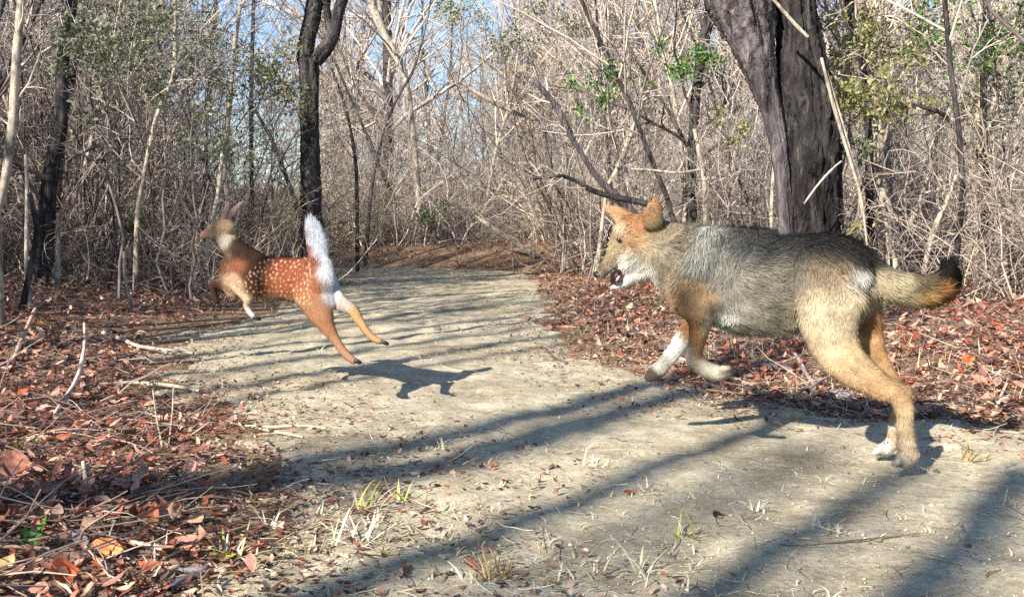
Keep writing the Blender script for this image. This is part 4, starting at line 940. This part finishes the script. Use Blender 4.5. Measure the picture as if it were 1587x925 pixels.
# ------------------------------------------------------------------ animals
def chain_rings(pts, D, per=6, sides=20):
    """pts: (px, py, radius px, depth offset m, depth ratio) -> verts, quads, sample points, tangents, radii"""
    q = catmull(np.array(pts, float), per)
    d = D(q[:, 0]) + q[:, 3]
    C = P(q[:, 0], q[:, 1], d); r = q[:, 2] * d / F; k = q[:, 4]
    T = norm(np.gradient(C, axis=0))
    # rounded ends
    m_ = 4
    pre = [(C[0] - T[0] * r[0] * .8 * math.sin(a), r[0] * math.cos(a), k[0]) for a in np.linspace(1.45, .3, m_)]
    post = [(C[-1] + T[-1] * r[-1] * .8 * math.sin(a), r[-1] * math.cos(a), k[-1]) for a in np.linspace(.3, 1.45, m_)]
    Cc = np.vstack([[p[0] for p in pre], C, [p[0] for p in post]]); rr = np.concatenate([[p[1] for p in pre], r, [p[1] for p in post]])
    kk = np.concatenate([[p[2] for p in pre], k, [p[2] for p in post]]); TT = np.vstack([np.repeat(T[:1], m_, 0), T, np.repeat(T[-1:], m_, 0)])
    yh = np.array([0, 1., 0]); n1 = norm(np.cross(TT, yh)); n2 = norm(np.cross(TT, n1))
    th = np.arange(sides) / sides * 2 * np.pi
    V = Cc[:, None] + rr[:, None, None] * (n1[:, None] * np.cos(th)[None, :, None] + kk[:, None, None] * n2[:, None] * np.sin(th)[None, :, None])
    K = len(Cc)
    i = np.arange(K - 1)[:, None] * sides; s = np.arange(sides)[None]; s2 = (s + 1) % sides
    Q = np.stack([i + s, i + s2, i + sides + s2, i + sides + s], -1).reshape(-1, 4)
    caps = []
    V = V.reshape(-1, 3)
    V = np.vstack([V, Cc[:1], Cc[-1:]]); a, b_ = len(V) - 2, len(V) - 1
    for s_ in range(sides):
        caps.append((a, (s_ + 1) % sides, s_)); caps.append((b_, (K - 1) * sides + s_, (K - 1) * sides + (s_ + 1) % sides))
    return V, Q, np.array(caps), C, T, r
def skin(name, chains, D, voxel, smooth_it=6):
    Vs, Qs, Ts, o_ = [], [], [], 0; pts, tan, cid = [], [], []
    for ci, c in enumerate(chains):
        V, Q, T, C, tg, r = chain_rings(c, D)
        Vs.append(V); Qs.append(Q + o_); Ts.append(T + o_); o_ += len(V)
        pts.append(C); tan.append(tg); cid.append(np.full(len(C), ci))
    me = mesh_data(name, np.concatenate(Vs), np.concatenate(Qs), np.concatenate(Ts))
    tmp = bpy.data.objects.new('tmp', me); COL.objects.link(tmp)
    rm = tmp.modifiers.new('r', 'REMESH'); rm.mode = 'VOXEL'; rm.voxel_size = voxel
    sm = tmp.modifiers.new('s', 'SMOOTH'); sm.factor = .5; sm.iterations = smooth_it
    dg = bpy.context.evaluated_depsgraph_get()
    out = bpy.data.meshes.new_from_object(tmp.evaluated_get(dg)); out.name = name
    bpy.data.objects.remove(tmp); bpy.data.meshes.remove(me)
    n = len(out.vertices); V = np.zeros(n * 3, np.float32); out.vertices.foreach_get('co', V)
    return out, V.reshape(-1, 3).astype(float), np.concatenate(pts), np.concatenate(tan), np.concatenate(cid)
def soften(c, k):
    return c * (1 - k) + (c @ np.array([.25, .6, .15]))[:, None] * k
def coat(V, patches, sharp=1.0):
    """coat colours: blend of patches (px, py, radius px, colour) by nearness"""
    px, py, _ = project(V); W = 0; Cc = 0
    for (a, b_, r, c) in patches:
        w_ = np.exp(-(((px - a) ** 2 + (py - b_) ** 2) / (r * r)) * sharp) + 1e-9 / (1 + (px - a) ** 2 + (py - b_) ** 2)
        W = W + w_; Cc = Cc + w_[:, None] * lin(c)[None]
    return Cc / W[:, None]
def set_col(me, col):
    a = me.color_attributes.new('col', 'FLOAT_COLOR', 'POINT'); c = np.ones((len(col), 4), np.float32); c[:, :3] = col
    a.data.foreach_set('color', c.ravel())
def clump(S):
    return np.stack([vnoise(S[:, 0] * f_ + 7 * k_ + S[:, 1] * 9, S[:, 2] * f_ + 3 * k_, 100 + k_) + .6 * vnoise(S[:, 0] * f_ * 2.3, S[:, 2] * f_ * 2.3 + S[:, 1] * 40, 110 + k_) for k_, f_ in enumerate((46, 34, 38, 34))], 1)
def hair(name, me, V, n, cpts, ctan, clen, cid, colf, wid, up, jit, mat, skip=None, clump_k=.7):
    me.calc_loop_triangles(); nt_ = len(me.loop_triangles)
    tri = np.zeros(nt_ * 3, np.int32); me.loop_triangles.foreach_get('vertices', tri); tri = tri.reshape(-1, 3)
    A, B, C = V[tri[:, 0]], V[tri[:, 1]], V[tri[:, 2]]
    nn = np.cross(B - A, C - A); ar = np.linalg.norm(nn, axis=1); nn = norm(nn)
    t_ = rng.choice(nt_, n, p=ar / ar.sum()); u = rng.random((n, 2)); u[u.sum(1) > 1] = 1 - u[u.sum(1) > 1]
    S = A[t_] + (B[t_] - A[t_]) * u[:, :1] + (C[t_] - A[t_]) * u[:, 1:]; Nn = nn[t_]
    near = np.zeros(n, int)
    for a in range(0, n, 4000):
        d2 = ((S[a:a + 4000, None] - cpts[None]) ** 2).sum(2); near[a:a + 4000] = d2.argmin(1)
    flow = ctan[near]; Ln = np.array(clen)[cid[near]] * rng.uniform(.6, 1.2, n) * np.where(rng.random(n) < .12, 1.5, 1.0)
    cl = clump(S); Ln = Ln * (1 + .5 * cl[:, 0]); flow = flow + np.stack([cl[:, 1], cl[:, 2], cl[:, 3]], 1) * clump_k
    if skip is not None:
        k = ~skip(S); S, Nn, flow, Ln = S[k], Nn[k], flow[k], Ln[k]; n = len(S)
    fl = norm(flow - Nn * (flow * Nn).sum(1, keepdims=True) + rng.normal(0, jit, (n, 3)))
    d = norm(fl + Nn * up); a = norm(np.cross(d, Nn)) * wid * rng.uniform(.7, 1.3, (n, 1))
    mid = S + d * Ln[:, None] * .5; tip = S + norm(d + fl * .5 - np.array([0, 0, .15])) * Ln[:, None]
    S = S - Nn * .001
    Vv = np.stack([S - a * .5, S + a * .5, mid + a * .42, mid - a * .42, tip], 1).reshape(-1, 3)
    i = np.arange(n)[:, None] * 5
    Q = i + np.array([[0, 1, 2, 3]]); T = i + np.array([[3, 2, 4]])
    root, tipc = colf(S, n)
    cc = np.stack([root * .8, root * .8, (root + tipc) / 2, (root + tipc) / 2, tipc], 1).reshape(-1, 3)
    return mesh_data(name, Vv, Q, T, mat, np.clip(cc, .004, .9))

M['fur'] = col_mat('fur', .75, .15, .12)
M['skin'] = col_mat('hide', .9, .05)
def plain(name, c, rough=.5, spec=.4):
    m, t, b = new_mat(name, rough, spec); oc = objco(t)
    cc = ramp(t, [(.3, tuple(lin(c) * .8)), (.7, tuple(lin(c) * 1.15))], noise(t, 60, 3, oc)); t.links.new(cc, b.inputs['Base Color']); return m
M['nose'] = plain('wet_nose', (30, 27, 28), .35, .5); M['eye'] = plain('eye', (24, 16, 10), .12, .7)
M['mouth'] = plain('mouth', (30, 16, 16), .5); M['tongue'] = plain('tongue', (216, 150, 146), .4); M['tooth'] = plain('tooth', (226, 220, 204), .35)
M['claw'] = plain('claw', (60, 52, 46), .5); M['hoof'] = plain('hoof', (38, 32, 30), .45)
def blob(name, parent, px, py, d, rx, ry, rz_, mat, roll=0., base=None):
    """small ellipsoid with a slightly uneven surface; rx/rz_ across the picture, ry in depth"""
    c = P(px, py, d); nu, nv = 16, 10
    u = np.linspace(0, 2 * np.pi, nu, endpoint=False); v = np.linspace(.05, np.pi - .05, nv); U, Vv = np.meshgrid(u, v)
    X_, Y_, Z_ = np.cos(U) * np.sin(Vv) * rx, np.sin(U) * np.sin(Vv) * ry, np.cos(Vv) * rz_
    cr, sr = math.cos(roll), math.sin(roll)
    V = np.stack([X_ * cr + Z_ * sr, Y_, -X_ * sr + Z_ * cr], -1).reshape(-1, 3) + c - base
    i = np.arange(nv - 1)[:, None] * nu + np.arange(nu)[None]; j = np.arange(nv - 1)[:, None] * nu + (np.arange(nu)[None] + 1) % nu
    return obj(name, mesh_data(name, V, np.stack([i, i + nu, j + nu, j], -1).reshape(-1, 4), mat=mat, smooth=True), parent)

# --- coyote: hind feet on the ground, forefeet lifted, head turned low to the left
CD = lambda px: 2.66 + (1330 - px) / 600.0 * .38
coy = [
 # torso, chest to rump
 [(1052, 398, 50, 0, .66), (1082, 408, 62, 0, .66), (1120, 422, 74, 0, .70), (1165, 435, 83, 0, .72), (1210, 438, 81, 0, .70), (1255, 424, 64, 0, .70), (1300, 418, 55, 0, .78), (1332, 423, 42, 0, .85), (1348, 428, 31, 0, .9)],
 # neck
 [(980, 370, 29, -.0, .9), (1005, 374, 37, 0, .8), (1035, 388, 46, 0, .72), (1070, 402, 57, 0, .7)],
 # skull and muzzle
 [(1000, 364, 33, 0, .9), (980, 366, 33, 0, .95), (966, 379, 24, 0, .95), (954, 396, 15.5, 0, .85), (944, 409, 12, 0, .85), (935, 420, 9.5, 0, .85), (930, 427, 7, 0, .9)],
 # cheek
 [(1002, 390, 36, 0, .85), (988, 400, 30, 0, .85), (978, 406, 22, 0, .85)],
 # lower jaw
 [(1004, 412, 23, 0, .75), (986, 426, 13, 0, .8), (970, 437, 8, 0, .75), (957, 443, 5.5, 0, .75), (948, 446, 4, 0, .75)],
 # ears
 [(1012, 345, 17, -.055, .45), (1012, 333, 17, -.06, .3), (1014, 321, 14, -.066, .2), (1017, 311, 8.5, -.07, .2), (1019, 304, 3, -.073, .4)],
 [(974, 345, 16, .07, .5), (963, 336, 14, .09, .35), (952, 328, 10.5, .105, .3), (941, 322, 6, .12, .3), (934, 319, 3, .125, .3)],
 # near foreleg: upper arm, forearm, wrist, folded paw
 [(1078, 440, 40, -.065, .5), (1078, 470, 32, -.075, .55), (1085, 492, 22, -.075, .7), (1083, 515, 15.5, -.075, .8), (1078, 540, 12.5, -.075, .85), (1076, 558, 13.5, -.075, .9), (1088, 569, 13, -.075, .9), (1104, 576, 13, -.075, 1.0), (1118, 578, 11.5, -.075, 1.1), (1128, 575, 7, -.075, 1.1)],
 # near elbow
 [(1092, 470, 20, -.07, .6), (1100, 488, 12, -.07, .6), (1099, 496, 7, -.07, .6)],
 # far foreleg
 [(1095, 470, 32, .06, .5), (1076, 505, 20, .07, .6), (1060, 525, 15.5, .075, .75), (1048, 542, 13, .08, .8), (1034, 558, 11.5, .085, .85), (1022, 572, 12, .09, .95), (1012, 581, 10.5, .09, 1.0), (1005, 585, 7, .09, 1.0)],
 # shoulder blade, point of shoulder, point of hip, ruff under the neck
 [(1098, 368, 22, -.075, .45), (1090, 398, 26, -.085, .45), (1078, 428, 26, -.08, .5), (1066, 452, 20, -.07, .5)],
 [(1300, 385, 22, -.06, .5), (1318, 402, 24, -.065, .5), (1335, 424, 18, -.06, .5)],
 [(1018, 398, 27, 0, .85), (1034, 418, 27, 0, .8), (1052, 444, 26, 0, .75)],
 # toes
 [(1394, 713, 6, -.115, 1), (1386, 719, 5, -.118, 1)], [(1400, 714, 6.5, -.098, 1), (1392, 721, 5.2, -.1, 1)], [(1407, 714, 6.5, -.078, 1), (1401, 722, 5.2, -.078, 1)],
 [(1118, 572, 6, -.095, 1), (1129, 570, 4.6, -.095, 1)], [(1119, 578, 6, -.08, 1), (1131, 577, 4.8, -.08, 1)], [(1364, 696, 6, .03, 1), (1356, 701, 4.6, .028, 1)], [(1366, 697, 6, .05, 1), (1359, 702, 4.6, .05, 1)],
 # brisket
 [(1108, 474, 22, 0, .7), (1134, 496, 19, 0, .7), (1165, 503, 18, 0, .8)],
 # near thigh, shank, hock, metatarsus, paw
 [(1285, 420, 58, -.045, .5), (1284, 470, 53, -.06, .55), (1286, 512, 43, -.075, .6), (1302, 550, 35, -.08, .65), (1332, 578, 28, -.08, .65), (1366, 599, 21, -.08, .65), (1391, 612, 17.5, -.08, .7), (1401, 632, 15, -.08, .75), (1403, 660, 13.5, -.08, .8), (1406, 690, 14, -.08, .9), (1406, 706, 15.5, -.08, 1.0), (1399, 712, 13, -.085, 1.1), (1392, 715, 8.5, -.09, 1.2)],
 [(1405, 605, 11, -.08, .6), (1410, 609, 7, -.08, .6)],
 # far hind leg
 [(1335, 450, 36, .05, .5), (1346, 490, 22, .055, .6), (1351, 525, 19, .055, .65), (1360, 556, 17, .055, .65), (1378, 585, 14, .055, .65), (1391, 606, 11.5, .055, .7), (1392, 630, 9, .055, .8), (1387, 655, 9, .055, .85), (1383, 680, 10, .055, .9), (1377, 692, 11.5, .05, 1.0), (1367, 697, 10, .045, 1.1), (1359, 699, 6.5, .04, 1.1)],
 # tail
 [(1335, 415, 28, 0, .8), (1364, 434, 25, -.01, .85), (1395, 447, 26, -.02, .9), (1428, 451, 25, -.03, .9), (1450, 449, 25, -.04, .9), (1464, 440, 24, -.045, .9), (1470, 426, 19, -.045, .9), (1470, 415, 13, -.045, .9)],
]
me, V, cp_, ct_, ci_ = skin('body', coy, CD, .0052, 5)
CP = [(1015, 312, 16, (196, 148, 104)), (1016, 332, 14, (178, 132, 90)), (945, 324, 14, (206, 156, 106)), (965, 338, 14, (190, 136, 88)), (985, 345, 20, (182, 126, 76)), (962, 352, 12, (216, 196, 160)), (975, 375, 20, (190, 150, 102)), (958, 385, 14, (196, 176, 132)),
 (945, 402, 13, (166, 142, 104)), (932, 421, 10, (142, 124, 102)), (950, 417, 7, (206, 200, 184)), (976, 412, 22, (226, 224, 214)), (965, 440, 14, (226, 226, 220)), (1000, 427, 20, (212, 208, 194)), (1002, 392, 18, (184, 164, 128)),
 (1025, 352, 24, (150, 132, 100)), (1050, 370, 28, (150, 134, 108)), (1028, 400, 26, (156, 144, 118)), (1040, 432, 20, (170, 150, 116)), (1062, 458, 24, (188, 146, 96)), (1090, 452, 22, (186, 152, 108)), (1095, 395, 32, (168, 166, 156)), (1105, 352, 26, (176, 174, 162)),
 (1150, 368, 28, (96, 96, 94)), (1190, 382, 38, (54, 55, 57)), (1240, 378, 38, (48, 48, 49)), (1290, 374, 34, (48, 46, 44)), (1330, 384, 28, (38, 35, 32)), (961, 374, 7, (84, 66, 48)), (953, 388, 7, (150, 126, 90)), (1036, 378, 6, (104, 98, 86)), (1031, 394, 6, (92, 88, 80)), (1026, 408, 5, (110, 104, 94)), (1360, 398, 20, (64, 56, 46)), (1130, 430, 36, (144, 140, 126)), (1180, 440, 36, (146, 138, 120)),
 (1220, 430, 34, (136, 128, 110)), (1200, 490, 36, (160, 152, 130)), (1160, 500, 28, (176, 168, 148)), (1190, 522, 26, (196, 190, 174)), (1240, 480, 28, (172, 158, 126)), (1270, 420, 28, (146, 128, 100)), (1300, 425, 22, (170, 146, 116)), (1325, 428, 16, (222, 218, 208)),
 (1280, 480, 34, (208, 188, 150)), (1275, 530, 30, (210, 186, 144)), (1322, 470, 22, (216, 196, 158)), (1318, 565, 28, (200, 168, 120)), (1355, 595, 24, (192, 154, 104)), (1395, 612, 20, (184, 146, 98)), (1402, 650, 24, (210, 180, 134)), (1407, 695, 16, (216, 190, 152)), (1400, 716, 12, (226, 212, 190)),
 (1368, 697, 14, (230, 222, 208)), (1386, 660, 8, (214, 206, 190)), (1352, 500, 14, (160, 112, 66)), (1358, 545, 16, (186, 142, 88)), (1385, 430, 24, (176, 162, 128)), (1395, 460, 20, (196, 180, 138)), (1430, 440, 20, (120, 104, 76)), (1436, 466, 18, (186, 142, 80)), (1462, 452, 12, (170, 116, 58)), (1475, 420, 21, (20, 15, 14)), (1465, 410, 12, (30, 22, 20)),
 (1072, 515, 14, (178, 126, 70)), (1078, 540, 14, (180, 130, 76)), (1098, 510, 11, (166, 148, 114)), (1073, 562, 11, (220, 192, 152)), (1100, 577, 18, (226, 212, 186)), (1124, 576, 10, (204, 192, 166)), (1052, 540, 18, (232, 234, 228)), (1030, 562, 13, (186, 182, 170)), (1008, 584, 12, (92, 78, 68)), (1135, 500, 20, (206, 206, 196)), (1112, 478, 10, (120, 112, 98))]
def coy_col(S):
    return soften(coat(S, CP, 1.8), .16) * .76
base = np.array([*G(1405, 724)[:2], 0.0])
root = tag(empty('coyote', base), 'grey and tan coyote leaping left on the right of the trail, mouth open', 'coyote')
bodyc = coy_col(V) * .85
set_col(me, bodyc); me.materials.append(M['skin'])
me.polygons.foreach_set('use_smooth', np.ones(len(me.polygons), bool))
body = obj('body', me, root); body.location = -base
LEN = [.022, .027, .009, .015, .009, .008, .009, .009, .012, .010, .022, .024, .024, .006, .006, .006, .006, .006, .006, .006, .022, .012, .009, .011, .021]
def coy_hair(S, n):
    c = coy_col(S); px, py, _ = project(S)
    back = np.exp(-((py - (360 + .06 * (px - 1200))) / 75) ** 2) * (px > 1040) * (px < 1400)
    k = rng.random(n)
    tip = np.where((k < .62 * back)[:, None], c * .4, np.where((k > 1 - .22 * back)[:, None], c * 1.6 + .03, c * rng.uniform(.8, 1.3, (n, 1))))
    cl = clump(S)[:, :1]; c = c * np.clip(1 + .65 * cl + .75 * vnoise(px * .045, py * .07, 121)[:, None] + .35 * vnoise(px * .13, py * .2, 122)[:, None], .4, 1.6)
    tip = np.where((back < .15)[:, None], c * rng.uniform(.75, 1.3, (n, 1)), tip)
    return c * rng.uniform(.8, 1.1, (n, 1)), tip
def mouth_skip(S):
    px, py, d = project(S); return (((px - 954) / 11) ** 2 + ((py - 428) / 14) ** 2 < 1) | ((np.hypot((px - 961) / 9, (py - 374) / 5) < 1) & (d < CD(961)))
fm = hair('fur', me, V, 120000, cp_, ct_, LEN, ci_, coy_hair, .0013, .24, .2, M['fur'], mouth_skip)
f = obj('fur', fm, body)
hd = CD(955)
blob('nose', root, 926.5, 426, CD(927), .0125, .0145, .0105, M['nose'], .5, base)
blob('mouth', root, 955, 428, hd - .012, .0135, .022, .0215, M['mouth'], .45, base)
blob('tongue', root, 957, 431, hd - .02, .0055, .018, .012, M['tongue'], .5, base)
blob('eye', root, 961, 373, CD(961) - .041, .0115, .009, .0062, M['eye'], .6, base)
for cx_, cy_, dd in ((1390, 719, -.10), (1395, 721, -.09), (1402, 721, -.075)):
    blob('claw', root, cx_, cy_, CD(cx_) + dd - .012, .004, .007, .003, M['claw'], 0, base)

# --- white tailed fawn in mid leap, going away to the left
DD = lambda px: 3.62 + (500 - px) / 434.0 * .85
fawn = [
 # torso
 [(362, 432, 27, 0, .62), (382, 430, 32, 0, .66), (405, 431, 33, 0, .7), (430, 432, 33, 0, .72), (456, 434, 34, 0, .72), (480, 438, 37, 0, .72), (497, 440, 30, 0, .8)],
 # neck
 [(348, 362, 14, 0, .8), (354, 376, 16, 0, .75), (366, 392, 20, 0, .7), (382, 408, 26, 0, .65), (400, 420, 27, 0, .65)],
 # head
 [(354, 354, 13.5, 0, .85), (343, 354, 15.5, 0, .85), (332, 358, 12, 0, .8), (323, 362, 8.2, 0, .8), (315, 365, 6.2, 0, .8)],
 # throat
 [(345, 362, 13, 0, .8), (347, 373, 12, 0, .8), (352, 384, 12, 0, .8)],
 # ears
 [(344, 346, 4, -.02, .5), (348, 332, 6, -.025, .3), (353, 319, 5, -.03, .3), (355, 311, 2, -.03, .4)],
 [(347, 346, 4, .03, .5), (358, 333, 6, .035, .3), (368, 321, 5, .04, .3), (377, 312, 2, .04, .4)],
 # chest
 [(356, 410, 16, 0, .6), (356, 432, 18, 0, .6), (362, 450, 14, 0, .6)],
 # near foreleg, tucked
 [(370, 440, 16, -.03, .6), (378, 456, 8.5, -.035, .8), (384, 466, 6, -.035, .9), (382, 474, 5, -.035, .95), (387, 484, 4.5, -.035, 1), (393, 490, 4.6, -.035, 1)],
 # far foreleg, folded
 [(352, 442, 12, .04, .6), (338, 440, 8.5, .045, .8), (331, 444, 6.5, .045, .9), (332, 456, 4.8, .045, 1), (336, 468, 4.2, .045, 1)],
 # near hind leg
 [(482, 445, 34, -.02, .55), (490, 468, 27, -.035, .6), (499, 490, 19, -.04, .65), (508, 508, 12, -.04, .75), (519, 525, 8, -.04, .85), (529, 540, 6.6, -.04, .9), (539, 552, 6.4, -.04, .95), (549, 559, 5.6, -.04, 1)],
 # far hind leg
 [(500, 440, 26, .03, .6), (514, 458, 18, .04, .65), (530, 471, 12.5, .045, .7), (546, 480, 9.5, .045, .8), (557, 497, 7.2, .045, .9), (568, 513, 6, .045, .95), (579, 524, 5.6, .045, 1), (590, 529, 4.8, .045, 1)],
 # tail, held upright
 [(498, 414, 13, -.01, .7), (494, 394, 16, -.01, .5), (490, 372, 16, 0, .4), (485, 354, 13.5, 0, .36), (481, 343, 8, 0, .36)],
 # white rump
 [(502, 410, 14, 0, .8), (507, 432, 13, 0, .8), (506, 454, 11, 0, .8), (512, 472, 9, .0, .8)],
]
me, V, cp_, ct_, ci_ = skin('body', fawn, DD, .0042, 3)
FP = [(340, 352, 12, (200, 158, 112)), (320, 363, 8, (150, 112, 96)), (345, 374, 11, (236, 222, 196)), (332, 366, 8, (216, 182, 144)), (360, 360, 8, (214, 186, 136)), (350, 325, 10, (160, 128, 122)), (368, 322, 10, (168, 142, 136)), (385, 390, 19, (66, 44, 36)), (408, 400, 17, (76, 48, 36)), (365, 385, 14, (74, 50, 40)), (350, 395, 10, (150, 110, 80)),  # neck browns painted darker to stand for shade lying there
 (370, 412, 12, (168, 96, 54)), (358, 440, 16, (226, 180, 134)), (352, 418, 8, (170, 110, 70)), (387, 425, 15, (96, 52, 32)), (396, 446, 13, (112, 60, 34)), (430, 415, 22, (166, 78, 34)), (430, 445, 20, (184, 98, 46)), (455, 430, 22, (180, 92, 42)), (420, 466, 12, (214, 180, 130)), (450, 470, 10, (206, 160, 106)),
 (478, 412, 16, (174, 88, 42)), (482, 445, 20, (196, 118, 62)), (484, 475, 18, (194, 132, 82)), (505, 508, 14, (184, 122, 74)), (525, 535, 12, (194, 136, 90)), (545, 555, 9, (196, 140, 100)), (553, 487, 12, (216, 168, 98)), (575, 520, 12, (206, 158, 98)), (536, 471, 10, (206, 186, 168)),
 (488, 362, 20, (206, 214, 226)), (498, 392, 13, (218, 224, 234)), (506, 425, 14, (240, 242, 246)), (510, 455, 12, (226, 224, 226)), (474, 365, 7, (170, 106, 80)), (476, 390, 7, (176, 100, 66)), (393, 488, 8, (222, 214, 202)), (382, 462, 8, (220, 186, 146)), (333, 446, 10, (92, 54, 38)), (334, 464, 7, (90, 58, 44))]
sp = []
while len(sp) < 150:
    a, b_ = rng.uniform(362, 482), rng.uniform(402, 470)
    if (a < 400 and b_ < 408 + (400 - a) * .9) or any((a - q[0]) ** 2 + ((b_ - q[1]) * 1.0) ** 2 < 30 for q in sp): 
        if rng.random() < .999: continue
    sp.append((a, b_, rng.uniform(.8, 1.8), rng.uniform(.45, .9), rng.uniform(-.6, .6)))
def fawn_col(S):
    c = soften(coat(S, FP, 1.8), .22) * .62; px, py, _ = project(S)
    for (a, b_, r, e_, sh_) in sp:
        k = np.exp(-(((px - a + sh_ * (py - b_)) ** 2 / e_ + (py - b_) ** 2 * e_) / (r * r)) ** 1.5)[:, None]
        c = c * (1 - .7 * k) + lin((236, 212, 176))[None] * .7 * k
    return c
base = np.array([*P(440, 430, DD(440))[:2], float(gz(P(440, 430, DD(440))[0], DD(440)))])
root = tag(empty('deer_fawn', base), 'spotted rust brown fawn leaping away to the left with raised white tail', 'deer')
set_col(me, fawn_col(V) * .9); me.materials.append(M['skin'])
me.polygons.foreach_set('use_smooth', np.ones(len(me.polygons), bool))
body = obj('body', me, root); body.location = -base
FLEN = [.010, .011, .006, .008, .005, .005, .010, .005, .005, .007, .007, .015, .011]
def fawn_hair(S, n):
    c = fawn_col(S); return c * rng.uniform(.85, 1.1, (n, 1)), c * rng.uniform(.8, 1.25, (n, 1))
fm = hair('coat', me, V, 60000, cp_, ct_, FLEN, ci_, fawn_hair, .0012, .2, .14, M['fur'], lambda S: np.hypot((project(S)[0] - 335) / 4.5, (project(S)[1] - 353) / 3.6) < 1)
obj('coat', fm, body)
blob('nose', root, 311, 365, DD(311), .007, .009, .007, M['nose'], 0, base)
blob('eye', root, 335, 353, DD(335) - .036, .0085, .007, .0068, M['eye'], .2, base)
for hx, hy, dd in ((554, 560, -.04), (596, 531, .045), (398, 493, -.035), (338, 474, .045)):
    blob('hoof', root, hx, hy, DD(hx) + dd - .005, .013, .005, .0075, M['hoof'], .35, base)
    blob('hoof', root, hx + 1.5, hy + .5, DD(hx) + dd + .007, .013, .005, .0075, M['hoof'], .42, base)
